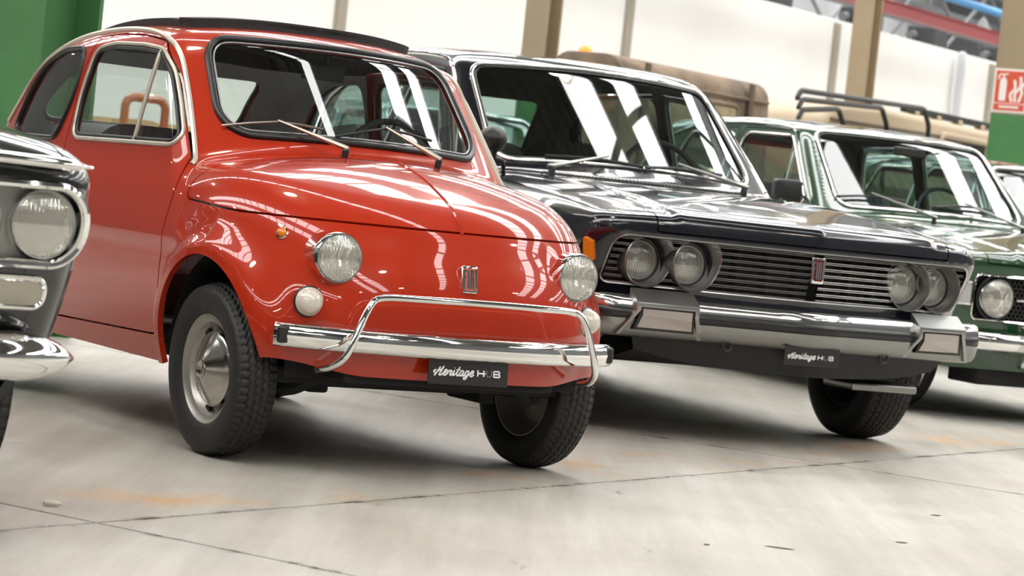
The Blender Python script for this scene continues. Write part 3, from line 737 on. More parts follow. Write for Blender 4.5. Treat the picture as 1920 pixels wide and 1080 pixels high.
def F500(x, y, z):
    ya = np.sqrt(y * y + 1e-5)
    w = _w5(z); xn = _xn5(z); p = _p5(z); xt = _xt5(z)
    a = np.maximum(np.maximum((x + .25) / (xn + .25), (-1.35 - x) / (-1.35 - xt)), 0)
    wall = ((a ** p + (ya / w) ** p + 1e-9) ** (1 / p) - 1) * w
    # flared wheel arches
    for cx, am, rr in ((0.0, .030, .300), (-1.84, .022, .30)):
        r = np.sqrt((x - cx) ** 2 + ((z - .27) * .88) ** 2); s = np.maximum(r - rr, 0)
        wall = wall - am * np.exp(-(s / np.where(x < cx, .030, .050)) ** 2) * sstep(.36, .52, ya) * (1 - sstep(.66, .74, z)) * sstep(.16, .24, z)
    # ridge running from the shut line of the bonnet down both front corners
    top = (z - (_zc5(x) - .060 * (ya / .5) ** 2.3)) * .93
    tub = smax(wall, top, .085)
    # soft dish of the front panel below the bonnet lip
    tub = tub + .010 * np.exp(-((z - .66) / .06) ** 2) * sstep(.2, .33, x) * (1 - sstep(.30, .40, ya))
    tub = smax(tub, .20 - z, .03)
    xws = -.200 - .95 * (z - .943) - .62 * y * y
    g1 = ya - _wg5(z) * (1 - .22 * np.clip((-1.35 - x) / .9, 0, 1) ** 2.0)
    ws = (x - xws) * .70
    rf = (z - (_zr5(x) - .046 * (ya / .5) ** 2.6)) * (1 - .35 * sstep(-1.5, -1.9, x))
    gh = smax(smax(g1, ws, .045), rf, .075)
    gh = smax(gh, .6 - z, .05)
    return smin(tub, gh, .030)

RED = principled('red_paint', (.40, .027, .008), .25, 0, 1.0, coat_rough=.015, spec=.1)
def red_car():
    car = empty('classic_car', 'small rounded red classic car with a black canvas roof', 'car', (-.3588, 7.8286, 0), .5695 - math.pi / 2)
    ang_f = np.linspace(.004, math.pi / 2, 115, endpoint=False)
    xs = np.concatenate([np.linspace(.02, -1.35, 165), np.linspace(-1.35, -1.95, 34)[1:]]); ang_r = np.linspace(0, 1.56, 34)[1:]
    sk = Skin(F500, xs, ang_f, ang_r, 340, .55)
    m = sk.mesh
    # underside, wheel openings
    _, m = cutf(m, lambda x, y, z: z - (.238 + .055 * sstep(.1, .3, x) + .03 * sstep(.3, .55, np.abs(y)) * sstep(.1, .3, x)))
    _, m = cutf(m, lambda x, y, z: np.where(np.abs(y) > .36, np.minimum(np.hypot(x, (z - .27) * .86) - .274, np.hypot(x + 1.84, (z - .27) * .9) - .272), 1.0))
    _, m = cutf(m, lambda x, y, z: np.where(x > .1, np.hypot(np.abs(y) - .411, z - .6251) - .069, 1.0))
    # windscreen
    wsp = round_poly([(-.470, .948), (.470, .948), (.430, 1.248), (-.430, 1.248)], .08, 10)
    gws = lambda x, y, z: np.maximum(sd_poly(y, z - .012 * (1 - (y / .45) ** 2), wsp), -.85 - x)
    glass, m = cutf(m, gws)
    GL = glass_mat('car_glass_clear', (.80, .86, .84))
    o = panel('windscreen', sk, glass, GL, car, 0, -.004); rim_tube('gasket', sk, glass, GASKET, o, .0125, .002); 
    ir, _ = cutf(glass, lambda x, y, z: sd_poly(y, z - .012 * (1 - (y / .45) ** 2), wsp) + .014); rim_tube('gasket_trim', sk, ir, principled('grey_trim', (.30, .31, .31), .25, .6), o, .0035, .004, 5)
    # rear window
    rwp = round_poly([(-.41, .955), (.41, .955), (.36, 1.19), (-.36, 1.19)], .07, 8)
    rear, m = cutf(m, lambda x, y, z: np.maximum(sd_poly(y, z, rwp), x + 1.6))
    o = panel('rear_window', sk, rear, GL, car, 0, -.004); rim_tube('gasket', sk, rear, GASKET, o, .012, .002)
    # side windows
    dwp = round_poly([(-1.195, .894), (-1.212, 1.03), (-1.190, 1.200), (-1.05, 1.216), (-.82, 1.212), (-.668, 1.199), (-.57, 1.136), (-.479, 1.036), (-.395, .935), (-.405, .900)], [.045, .3, .055, .3, .3, .06, .3, .4, .04, .03], 7)
    qwp = round_poly([(-1.335, .886), (-1.262, 1.04), (-1.285, 1.200), (-1.46, 1.193), (-1.602, 1.149), (-1.707, 1.043), (-1.79, .920), (-1.74, .886)], [.05, .3, .04, .2, .25, .3, .03, .03], 7)
    side = lambda poly, sg: (lambda x, y, z: np.maximum(sd_poly(x, z, poly), .40 - sg * y))
    dg = {}; TRIM = principled('pale_trim', (.55, .50, .42), .3, .5)
    for sg in (-1, 1):
        g, m = cutf(m, side(dwp, sg)); dg[sg] = g
        q, m = cutf(m, side(qwp, sg))
        o = panel('quarter_window', sk, q, GL, car, 0, -.004); rim_tube('gasket', sk, q, GASKET, o, .0095, .001)
    # doors
    dop = round_poly([(-.325, .868), (-.285, .775), (-.300, .66), (-.315, .50), (-.320, .38), (-.350, .320), (-1.215, .303), (-1.235, .60), (-1.242, .90), (-1.248, 1.10), (-1.225, 1.238), (-1.05, 1.250), (-.86, 1.245), (-.69, 1.228), (-.545, 1.122), (-.44, 1.002)], [.05, .2, .3, .3, .2, .055, .05, .3, .3, .2, .05, .3, .2, .09, .4, .3], 6)
    for sg in (-1, 1):
        d, m = gap_cut(m, side(dop, sg), .006)
        D = panel('door', sk, d, RED, car, .02)
        gl = panel('door_glass', sk, dg[sg], GL, D, 0, -.006)
        rim_tube('window_trim', sk, dg[sg], TRIM, D, .0075, .001); i2, _ = cutf(dg[sg], lambda x, y, z: sd_poly(x, z, dwp) + .012); rim_tube('gasket', sk, i2, GASKET, D, .007, -.002)
        zz = np.linspace(.90, 1.205, 12); vp = sk.side(-.700 + (zz - .905) * .045, zz, sg, 0)
        MB().tube(vp, .0075, 6).build('vent_post', TRIM, D, smooth=True)
        hp = sk.side(np.array([-1.10, -1.145, -1.19]), np.array([.80, .80, .80]), sg, .022); b = MB().tube(hp, .008, 8); b.tube([hp[0], sk.side(-1.10, .80, sg)[0]], .009, 8); b.tube([hp[2], sk.side(-1.19, .80, sg)[0]], .009, 8); b.build('door_handle', CHROME, D, smooth=True)
        # drip rail along the roof edge
        dr = smooth_path([(x, -sg * y, z) for x, y, z in ((-.300, -.575, .845), (-.314, -.558, .865), (-.421, -.533, .99), (-.52, -.517, 1.105), (-.59, -.511, 1.18), (-.683, -.51, 1.23), (-.863, -.492, 1.262), (-1.09, -.485, 1.270), (-1.33, -.487, 1.257), (-1.50, -.497, 1.222), (-1.667, -.517, 1.15), (-1.80, -.541, 1.023), (-1.92, -.53, .93))], 90)
        P = sk.settle(dr, .003)[0]; MB().tube(P, .0085, 6).build('drip_rail', TRIM, car, smooth=True)
    # bonnet
    gh = lambda x, y, z: smax(smax(.727 + .016 * sstep(.1, -.2, x) - z, (-.085 - .33 * y * y) - x, .05), -(x + .5), .01)
    bon, m = gap_cut(m, gh, .0065)
    B = panel('bonnet', sk, bon, RED, car, .02)
    xx = np.linspace(.365, -.07, 40); P = sk.top(xx, 0 * xx, .0008); MB().tube(P, np.linspace(.0055, .003, 40), 6).build('centre_crease', RED, B, smooth=True)
    panel('body_shell', sk, m, RED, car, .018)
    # dark lining seen through the windows
    LIN = principled('grey_lining', (.60, .60, .61), .7)
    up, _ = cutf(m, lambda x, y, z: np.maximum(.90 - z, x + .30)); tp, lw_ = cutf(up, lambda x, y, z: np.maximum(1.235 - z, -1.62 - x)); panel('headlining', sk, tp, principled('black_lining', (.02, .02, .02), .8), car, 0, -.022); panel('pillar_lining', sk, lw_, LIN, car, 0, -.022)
    for sg in (-1, 1):
        xq = np.linspace(-1.2, -.38, 20); MB().add(*strip(sk.side(xq, .885, sg, -.03), sk.side(xq, .35, sg, -.04))).build('door_trim', LIN, car)
    # canvas roof
    cvp = round_poly([(-.655, -.415), (-1.46, -.40), (-1.46, .40), (-.655, .415)], .06, 6)
    cv = sk.mesh; cv, _ = cutf(cv, lambda x, y, z: np.maximum(sd_poly(x + .10 * (y / .42) ** 2, y, cvp), 1.1 - z))
    CANVAS = principled('black_canvas', (.022, .024, .026), .55, bump=(400, .25))
    C = panel('canvas_roof', sk, cv, CANVAS, car, .03, .024)
    hem, _ = cutf(cv, lambda x, y, z: -.74 - .1 * (y / .42) ** 2 - x); panel('front_hem', sk, hem, CANVAS, C, .02, .030)
    # wheel housings and underside
    for cx in (0, -1.84):
        for sg in (-1, 1):
            a = np.linspace(-.0, math.pi, 24); arc = np.stack([cx + .29 * np.cos(a), 0 * a, .27 + .33 * np.sin(a)], 1)
            o_ = arc.copy(); o_[:, 1] = sg * (.60 - .10 * np.clip(np.cos(a), 0, 1) ** 2 * (cx == 0)); i_ = arc.copy(); i_[:, 1] = sg * .32; mb = MB().add(*strip(o_, i_)); mb.add(list(i_), [tuple(range(len(i_)))]); mb.build('wheel_housing', DARK, car)
    ub = MB().box((-.93, 0, .27), (2.3, 1.0, .05)).box((.30, 0, .30), (.18, .72, .06)).box((0, 0, .25), (.12, 1.0, .05)).box((-.05, -.28, .24), (.30, .07, .06)).box((.02, .30, .235), (.2, .06, .06)).box((-1.84, 0, .28), (.2, 1.0, .1))
    ub.build('underbody', DARK, car, bevel=.01)
    for sg in (-1, 1):
        b = MB().tube(smooth_path([(.20, sg * .36, .262), (.16, sg * .42, .225), (.02, sg * .5, .235)], 12), .022, 8); b.build('suspension_arm', DARK, car, smooth=True)
    # wheels
    RIM = principled('silver_rim', (.36, .34, .31), .38, .7); CAPM = principled('satin_cap', (.52, .50, .46), .2, 1.0)
    for x in (0, -1.84):
        for sg in (-1, 1): wheel('small', car, x, sg * (.555 if x == 0 else .565), .256, .130, .157, 0, math.radians(-2.2) if x == 0 else .03, RIM, CAPM)
    # headlamps, side lamps
    for sg in (-1, 1):
        headlamp(car, (.370, sg * .411, .6251), .0745, (1, sg * .05, .03), .009, .020, .014, depth=.10)
        cpos = sk.front(sg * .477, .4935)[0]; Rr = frame((1, sg * .35, .05))
        L = MB().lathe([(-.01, .042), (.006, .042), (.010, .038), (.024, .035), (.038, .026), (.045, .012), (.046, .0004)], 28, Rr, cpos).build('indicator_lamp', principled('white_lamp_plastic', (.60, .56, .48), .18, 0, .6), car, smooth=True)
        MB().lathe([(-.008, .0455), (.004, .045), (.007, .041)], 28, Rr, cpos).build('lamp_base', GASKET, L, smooth=True)
        q = sk.side(.235, .677, sg)[0]; nn = sk.settle(q)[1][0]; Rr = frame(nn)
        A = MB().lathe([(-.004, .0185), (.004, .0185), (.006, .016)], 20, Rr, q).build('side_marker', CHROME, car, smooth=True)
        MB().lathe([(.003, .015), (.012, .013), (.017, .007), (.018, .0003)], 20, Rr, q).build('amber_lens', principled('amber_plastic', (.75, .20, .01), .15, 0, .5), A, smooth='all')
    # badge, plate
    bp = sk.front(0.0, .595)[0]; fiat_badge(car, bp + [.004, 0, 0], .058, .083, (1, 0, .22), principled('red_enamel', (.45, .10, .07), .3))
    plate(car, (.479, 0, .327), .272, .073, (1, 0, .06))
    MB().box((.462, 0, .345), (.03, .10, .03)).build('plate_bracket', BLACKP, car)
    # bumper: a bowed chrome channel
    yy = np.linspace(-.577, .577, 61); pr = [(-.022, .034), (-.002, .034), (.008, .028), (.013, .016), (.015, .0), (.013, -.016), (.008, -.028), (-.002, -.034), (-.022, -.034)]
    V = []; F = []
    for y in yy:
        xb = .488 - .137 * (abs(y) / .577) ** 2.6; dx = -.137 * 2.6 * (abs(y) / .577) ** 1.6 / .577 * np.sign(y); n = np.array([1, -dx]); n /= np.linalg.norm(n)
        for a, b in pr: V.append((xb + a * n[0], y + a * n[1], .395 + b))
    k = len(pr)
    for i in range(len(yy) - 1):
        for j in range(k - 1): F.append((i * k + j, i * k + j + 1, (i + 1) * k + j + 1, (i + 1) * k + j))
    bo = mk('bumper', V, F, CHROME, car)
    sb = bo.modifiers.new('s', 'SOLIDIFY'); sb.thickness = .004
    for sg in (-1, 1):
        MB().box((.368, sg * .553, .397), (.03, .046, .050)).build('bumper_end_block', BLACKP, bo, bevel=.008)  # small black block across each end of the bumper's face
        MB().bar((.30, sg * .30, .38), (.455, sg * .36, .395), .03, .04).build('bumper_bracket', DARK, bo)
    half = [(.395, .452, .305), (.455, .445, .318), (.500, .430, .345), (.512, .414, .385), (.513, .398, .430), (.512, .375, .485), (.508, .352, .517), (.506, .315, .528), (.512, .20, .531), (.515, 0, .532)]
    path = [(x, -y, z) for x, y, z in half] + [(x, y, z) for x, y, z in half[-2::-1]]
    MB().tube(smooth_path(path, 140), .0105, 12).build('bumper_bar', CHROME, car, smooth=True)
    # wipers
    for y0, e, b0, b1 in ((-.166, (-.303, -.298, .993), (-.355, -.462, .966), (-.262, -.165, .985)), (.166, (-.265, .055, 1.009), (-.234, -.130, .972), (-.285, .235, .988))):
        P0 = sk.top(-.095, y0, .002)[0]; e, mid, b0, b1 = [sk.settle(q, of)[0][0] for q, of in ((e, .022), (e, .016), (b0, .012), (b1, .012))]
        W = MB().lathe([(-.01, .011), (.02, .011), (.026, .009), (.032, .0004)], 14, frame((.25, 0, 1)), P0).build('wiper_pivot', GASKET, car, smooth=True)
        kn = P0 + np.array([-.002, -.006, .030]); d = (e - kn) / np.linalg.norm(e - kn)
        MB().tube([kn - d * .018, kn, kn + (e - kn) * .35, e], [.008, .0085, .0065, .004], 8).build('wiper_arm', principled('wiper_steel', (.35, .31, .26), .3, 1), W, smooth=True)
        MB().tube([b0, (b0 + mid) / 2 + [.004, 0, .002], mid, (b1 + mid) / 2 + [.004, 0, .002], b1], .0045, 6).build('wiper_blade', principled('wiper_steel2', (.30, .27, .24), .35, .9) if y0 < 0 else BLACKP, W, smooth=True)
    for y in (-.07, .30): p_ = sk.top(-.10, y, .001)[0]; MB().lathe([(-.004, .006), (.008, .006), (.012, .003), (.0125, .0003)], 12, frame((0, 0, 1)), p_).build('washer_jet', ALU, car, smooth=True)
    # interior
    SEAT = principled('dark_red_vinyl', (.05, .012, .010), .45); SEATG = principled('grey_vinyl', (.42, .42, .43), .5)
    for sg in (-1, 1):
        s_ = ribbed_seat(car, 'front_seat', (-.95, sg * .27, .36), .44, .42, .50, SEAT)
    ribbed_seat(car, 'rear_seat', (-1.62, 0, .40), .95, .36, .46, SEATG)
    MB().tube(ring((-.52, .27, .88), .19, (1, 0, .45)), .011, 8, closed=True).tube([(-.52 + .06, .27 - .17, .86), (-.47, .27, .86), (-.52 + .06, .27 + .17, .86)], .009, 6).tube([(-.48, .27, .87), (-.20, .27, .70)], .018, 8).build('steering_wheel', BLACKP, car, smooth=True)
    MB().box((-.33, 0, .82), (.10, 1.02, .11)).build('dashboard', RED, car, bevel=.03)
    MB().box((-.60, 0, 1.185), (.02, .15, .05)).tube([(-.58, 0, 1.21), (-.58, 0, 1.262)], .006, 6).build('inside_mirror', BLACKP, car, bevel=.008)
    MB().box((-.80, 0, .30), (1.3, 1.0, .02)).build('cabin_floor', BLACKP, car)
    return car, sk

def strip(A, B):
    n = len(A); return list(A) + list(B), [(i, i + 1, n + i + 1, n + i) for i in range(n - 1)]
def ring(c, r, axis, n=40):
    R = frame(axis); a = np.linspace(0, 2 * math.pi, n, endpoint=False); return np.array(c) + (np.stack([0 * a, r * np.cos(a), r * np.sin(a)], 1) @ R.T)
def ribbed_seat(parent, name, c, w, d, h, mat, lean=.22, ribs=9, head=False):
    """seat with padded, ribbed back; c is the middle of the cushion's underside"""
    c = np.array(c, float); n = 41; u = np.linspace(-1, 1, n); v = np.linspace(0, 1, 13); V = []; F = []
    def pad(fn):
        b = len(V)
        for vv in v:
            for uu in u: V.append(fn(uu, vv))
        for i in range(12):
            for k in range(n - 1): F.append((b + i * n + k, b + i * n + k + 1, b + (i + 1) * n + k + 1, b + (i + 1) * n + k))
    rib = lambda uu: .008 * abs(math.cos(uu * math.pi * ribs / 2))
    pad(lambda uu, vv: c + np.array([(.5 - vv) * d, uu * w / 2, .13 + rib(uu) - .05 * abs(uu) ** 6 - .05 * abs(2 * vv - 1) ** 6]))
    th = .05
    def back(sgn):
        return lambda uu, vv: c + np.array([-d * .5 - lean * h * vv + sgn * (th * (1 - abs(uu) ** 5) * (1 - (vv ** 8)) + (rib(uu) if sgn > 0 else 0)), uu * w / 2 * (1 - .10 * vv ** 4), .10 + h * vv * (1 - .10 * abs(uu) ** 5)])
    pad(back(1)); pad(back(-1))
    pad(lambda uu, vv: c + np.array([(.5 - 0) * d - .0, uu * w / 2, .13 * vv]))
    return mk(name, V, F, mat, parent)

# ================================================================== SALOON CARS
def saloon_field(P):
    w, xn, zc, wg, zr = P['w'], P['xn'], P['zc'], P['wg'], P['zr']
    def F(x, y, z):
        ya = np.sqrt(y * y + P.get('soft', 4e-5))
        side = ya - w(z) * (1 - P['taper'] * np.clip((x - .1) / .7, 0, 1) ** 2 - .05 * np.clip((P['xr_axle'] - x) / .9, 0, 1) ** 2)
        for cx in (0.0, P['xr_axle']):
            r = np.hypot(x - cx, z - P['az']); side = side - P['flare'] * np.exp(-(np.maximum(r - P['ar'], 0) / .03) ** 2) * (1 - sstep(.6, .7, z))
        front = x - (xn(z) - P['prow'] * ya - (P['bow'] + P.get('sweep', 0) * np.clip(.76 - z, 0, .35)) * ya ** 4)
        wall = smax(smax(side, front, P['kc']), (P['xt'] - .06 * np.cos(z * 4) - x), .12)
        xe = x + P['prow'] * ya * sstep(-.2, .5, x)
        top = z - (zc(xe) - P['crown'] * (ya / P['wmax']) ** P['ce'] + P['step'] * (1 - sstep(P['sy'] - .022, P['sy'] + .022, ya)) * sstep(-.5, -.2, x))
        tub = smax(wall, top * .97, P['ks'])
        tub = smax(tub, P['zb'] - z, .05)
        if 'extra' in P: tub = P['extra'](x, ya, z, tub)
        g = ya - wg(z)
        ws = (x - (P['wx'] - P['rake'] * (z - P['wz']) - P['wc'] * y * y)) / math.sqrt(1 + P['rake'] ** 2)
        rw = ((P['rx'] + P['rrake'] * (z - P['wz']) + .2 * y * y) - x) / math.sqrt(1 + P['rrake'] ** 2)
        rf = z - (zr(x) - P['rcrown'] * (ya / .6) ** 3)
        gh = smax(smax(smax(g, ws, .04), rw, .05), rf, P['kr']); gh = smax(gh, .6 - z, .05)
        return smin(tub, gh, .02)
    return F

def saloon(P, car, paint, glass, nth=300, trimmat=None, gasket_r=.010, fine=1.0):
    """cut the skin of a saloon into body, bonnet, doors, glass; returns the skin and the main parts"""
    F = saloon_field(P); n1 = int(95 * fine); n2 = int(190 * fine)
    sk = Skin(F, np.concatenate([np.linspace(.35, P['rx'] + .6, n2), np.linspace(P['rx'] + .6, P['xt'] + .45, 50)[1:]]), np.linspace(.004, math.pi / 2, n1, endpoint=False), np.linspace(0, 1.56, 30)[1:], nth, .58)
    m = sk.mesh; trimmat = trimmat or CHROME; parts = {}
    _, m = cutf(m, lambda x, y, z: z - P['sill'](x, y))
    _, m = cutf(m, lambda x, y, z: np.where(np.abs(y) > .45, np.minimum(np.hypot(x, z - P['az']) - P['ar'], np.hypot(x - P['xr_axle'], z - P['az']) - P['ar']), 1.0))
    W = P['ws_poly']; gl, m = cutf(m, lambda x, y, z: np.maximum(sd_poly(y, z - P['ws_arch'] * (1 - (y / W[:, 0].max()) ** 2), W), P['wx'] - 1.25 - x))
    o = parts['ws'] = panel('windscreen', sk, gl, glass, car, 0, -.004); rim_tube('windscreen_trim', sk, gl, trimmat, o, gasket_r, .003)
    i2, _ = cutf(gl, lambda x, y, z: sd_poly(y, z - P['ws_arch'] * (1 - (y / W[:, 0].max()) ** 2), W) + .013); rim_tube('gasket', sk, i2, GASKET, o, .006, .0)
    R = P['rw_poly']; gl, m = cutf(m, lambda x, y, z: np.maximum(sd_poly(y, z, R), x - P['rx'] - .75))
    o = panel('rear_window', sk, gl, glass, car, 0, -.004); rim_tube('gasket', sk, gl, GASKET, o, .010, .001)
    for sg in (-1, 1):
        fg = {}
        for k in ('fwin', 'rwin'):
            poly = P[k]; g, m = cutf(m, lambda x, y, z: np.maximum(sd_poly(x, z, poly), .42 - sg * y)); fg[k] = g
        for k, dp in (('fwin', P['fdoor']), ('rwin', P['rdoor'])):
            d, m = gap_cut(m, lambda x, y, z: np.maximum(sd_poly(x, z, dp), .42 - sg * y), .006)
            D = panel('door', sk, d, paint, car, .02)
            panel('door_glass', sk, fg[k], glass, D, 0, -.006); rim_tube('window_trim', sk, fg[k], trimmat, D, .007, .002)
            if k == 'fwin' and 'vent' in P:
                zz = np.linspace(P['vent'][0][1], P['vent'][1][1], 8); xx = np.linspace(P['vent'][0][0], P['vent'][1][0], 8); MB().tube(sk.side(xx, zz, sg), .007, 6).build('vent_post', trimmat, D, smooth=True)
            hx = dp[:, 0].min() + .10; hp = sk.side(np.array([hx, hx + .06, hx + .12]), np.array([.83] * 3), sg, .02); MB().tube(hp, .009, 8).tube([hp[0], hp[0] - [0, sg * .03, 0]], .008, 6).tube([hp[2], hp[2] - [0, sg * .03, 0]], .008, 6).build('door_handle', CHROME, D, smooth=True)
        dr = np.array(P['drip']); Pd = smooth_path([(x, y * sg, z) for x, y, z in dr], 60); Pd = sk.settle(Pd, .004)[0]; parts.setdefault('drip', []).append(MB().tube(Pd, .008, 6).build('drip_rail', P.get('dripmat', paint), car, smooth=True))
    if 'grille_poly' in P:
        gp = P['grille_poly']; _, m = cutf(m, lambda x, y, z: np.maximum(sd_poly(y, z, gp), .38 - x))
    hb, m = gap_cut(m, lambda x, y, z: np.maximum(np.maximum(np.maximum(np.abs(y) - P['hood_y'](x), P['hood_back'](y) - x), P['hood_z'] - z), z - 1.1), .006)
    parts['bonnet'] = panel('bonnet', sk, hb, paint, car, .025)
    parts['body'] = panel('body_shell', sk, m, paint, car, .02); parts['mesh'] = m
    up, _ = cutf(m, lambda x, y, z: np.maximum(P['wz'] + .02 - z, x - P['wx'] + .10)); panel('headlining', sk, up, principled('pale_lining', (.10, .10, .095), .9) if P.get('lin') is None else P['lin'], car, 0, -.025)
    for sg in (-1, 1):
        xq = np.linspace(P['rx'] + .7, P['wx'] - .2, 12); MB().add(*strip(sk.side(xq, P['wz'] - .04, sg, -.035), sk.side(xq, .40, sg, -.05))).build('door_trim', BLACKP, car)
    mb = MB()
    for cx in (0, P['xr_axle']):
        for sg in (-1, 1):
            a = np.linspace(0, math.pi, 20); arc = np.stack([cx + (P['ar'] + .015) * np.cos(a), 0 * a, P['az'] + (P['ar'] + .015) * np.sin(a)], 1)
            o_ = arc.copy(); o_[:, 1] = sg * (P['wmax'] - .12); i_ = arc.copy(); i_[:, 1] = sg * (P['wmax'] - .38)
            h_ = MB().add(*strip(o_, i_)); h_.add(list(i_), [tuple(range(len(i_)))]); h_.build('wheel_housing', DARK, car)
    MB().box((P['xr_axle'] / 2 - .1, 0, P['zb'] + .09), (-P['xr_axle'] + 1.0, P['wmax'] * 1.25, .06)).build('underbody', DARK, car, bevel=.01)
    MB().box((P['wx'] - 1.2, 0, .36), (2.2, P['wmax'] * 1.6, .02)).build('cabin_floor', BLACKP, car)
    return sk, parts

# ------------------------------------------------------------------ the black saloon
NAVY = principled('midnight_paint', (.0035, .0045, .009), .18, 0, 1.0, coat_rough=.012, spec=.5)
TEAL = glass_mat('car_glass_green', (.66, .78, .75))
def black_saloon():
    car = empty('classic_car', 'midnight black saloon with four round headlamps and a wide slatted grille', 'car', (.806, 10.326, 0), .4275 - math.pi / 2)
    P = dict(w=spline([.2, .35, .5, .65, .76, .83, .90, .97, 1.05], [.79, .845, .872, .885, .888, .868, .835, .80, .76]),
             xn=spline([.2, .35, .45, .56, .66, .75, .81, .85, .9], [.66, .72, .75, .772, .79, .808, .806, .795, .76]), prow=.15, bow=.12, sweep=1.0, kc=.075, taper=.105,
             zc=spline([-4.1, -3.8, -3.5, -2.0, -.75, -.62, -.4, 0, .4, .62, .72, .78, .82, .86], [.78, .90, .96, .96, .962, .958, .947, .926, .893, .866, .852, .842, .832, .80]), crown=.045, ce=6.0, wmax=.888, ks=.032, step=.010, sy=.56,
             wg=spline([.9, .98, 1.1, 1.25, 1.35, 1.42, 1.5], [.80, .775, .735, .685, .652, .628, .60]), zr=spline([-.9, -1.2, -1.45, -1.8, -2.2, -2.7, -3.0, -3.3], [1.405, 1.462, 1.487, 1.510, 1.514, 1.494, 1.46, 1.39]), rcrown=.03, kr=.06,
             wx=-.66, wz=.97, rake=1.22, wc=.48, rx=-3.45, rrake=1.0, xr_axle=-2.72, xt=-3.92, az=.34, ar=.365, flare=.008, zb=.22,
             sill=lambda x, y: .26 + .16 * sstep(.40, .55, x), ws_arch=.026,
             ws_poly=round_poly([(-.635, .995), (.635, .995), (.588, 1.410), (-.588, 1.410)], .07, 8), rw_poly=round_poly([(-.58, 1.02), (.58, 1.02), (.54, 1.36), (-.54, 1.36)], .06, 6),
             fwin=round_poly([(-1.13, .985), (-1.52, 1.355), (-1.80, 1.385), (-1.84, .985)], [.03, .08, .04, .03], 5), rwin=round_poly([(-1.93, .985), (-1.90, 1.385), (-2.55, 1.375), (-2.85, 1.22), (-2.80, .985)], [.03, .04, .10, .1, .03], 5),
             fdoor=round_poly([(-.98, .93), (-1.02, .35), (-1.86, .35), (-1.88, .93), (-1.85, 1.41), (-1.49, 1.385)], [.03, .06, .06, .2, .04, .1], 4), rdoor=round_poly([(-1.885, .36), (-2.40, .36), (-2.48, .70), (-2.90, .95), (-2.92, 1.22), (-2.57, 1.405), (-1.87, 1.41), (-1.90, .93)], .04, 4),
             drip=[(-.93, .735, .985), (-1.18, .70, 1.20), (-1.42, .655, 1.40), (-1.62, .635, 1.455), (-2.1, .63, 1.478), (-2.7, .63, 1.45), (-3.0, .64, 1.36)], dripmat=CHROME,
             grille_poly=round_poly([(-.785, .568), (.785, .568), (.785, .757), (-.785, .757)], [.03, .03, .05, .05], 6),
             hood_y=lambda x: .640 + 0 * x, hood_back=lambda y: -.545 - .26 * y * y, hood_z=.7755)
    P['extra'] = None; del P['extra']
    sk, pt = saloon(P, car, NAVY, TEAL, 320)
    xg = lambda y, z=.66: P['xn'](z) - P['prow'] * abs(y) - (P['bow'] + P['sweep'] * max(0, .76 - z)) * abs(y) ** 4
    # grille: dark back, bright slats in threes on each side of the prow
    yy = np.linspace(-.80, .80, 33); A = [(xg(y) - .10, y, .55) for y in yy]; B = [(xg(y) - .10, y, .775) for y in yy]
    bk = MB().add(*strip(A, B)); bk.add(*strip([(xg(y) - .12, y, .555) for y in yy], [(xg(y, .57) - .005, y, .560) for y in yy])); G_ = bk.build('grille_back', DARK, car)
    inb = lambda y, z: min(math.hypot(y - .645, z - .663), math.hypot(y - .472, z - .663)) < .090
    for g in range(8):
        for k in range(2):
            z = .747 - .0243 * g - .0065 * k; ys = np.linspace(.022, .772, 76); run = []
            for y in list(ys) + [None]:
                if y is not None and not inb(y, z): run.append(y); continue
                if len(run) > 2:
                    for sg in (-1, 1): MB().tube([(xg(q, z) - .012, sg * q, z) for q in run[::3] + ([run[-1]] if (len(run) - 1) % 3 else [])], .0011 if k else .0015, 5).build('grille_slat', principled('slat_metal', (.42, .41, .39), .42, 1.0), car, smooth=True)
                run = []
    fr = round_poly([(-.783, .570), (.783, .570), (.783, .755), (-.783, .755)], [.03, .03, .05, .05], 6); fr2 = []
    for a, b in zip(fr, np.roll(fr, -1, 0)):
        n = max(1, int(np.linalg.norm(b - a) / .03)); fr2 += [a + (b - a) * i / n for i in range(n)]
    MB().tube([(xg(q[0], q[1]) - .003, q[0], q[1]) for q in fr2], .0035, 6, closed=True).build('grille_frame', ALU, car, smooth=True)
    for y in np.arange(-.30, .31, .12): MB().box((xg(y) - .06, y, .662), (.06, .003, .19)).build('grille_rib', DARK, G_)
    fiat_badge(car, (xg(0) - .002, 0, .690), .062, .100, (1, 0, .05), principled('wine_enamel', (.10, .006, .010), .25), lw=.085)
    # paired headlamps in hooded bezels
    for sg in (-1, 1):
        for y in (.645, .472):
            x0 = xg(y, .66); c = np.array([x0 - .075, sg * y, .663])
            h = headlamp(car, c, .073, (1, 0, 0), .005, .004, .014, ringmat=ALU, depth=.03)
            a = np.linspace(0, 2 * math.pi, 56, endpoint=False); V = []; F = []
            egg = lambda t: (1.0 + .26 * np.maximum(0, np.cos(t - .72)) ** 3 - .02 * np.cos(2 * t))
            rows = [(-.005, .075, 0), (.004, .079, 0), (.006, .080, .2), (.035, .085, .6), (.070, .0905, 1.0), (.0745, .094, 1.0), (.071, .0965, 1.0), (.045, .093, .8), (-.02, .085, .3)]
            for dx, r, e in rows:
                for t in a:
                    rr = r * (1 + (egg(t) - 1) * e); yo = math.cos(t) * rr * -sg * (-1 if False else 1); V.append((c[0] + dx, c[1] + yo, c[2] + math.sin(t) * rr))
            nA_ = len(a)
            for i in range(len(rows) - 1):
                for k in range(nA_): F.append((i * nA_ + k, i * nA_ + (k + 1) % nA_, (i + 1) * nA_ + (k + 1) % nA_, (i + 1) * nA_ + k))
            b = MB(); b.V = V; b.F = F; b.build('lamp_bezel', principled('grey_bezel', (.30, .30, .29), .32, .85), h, smooth=True)
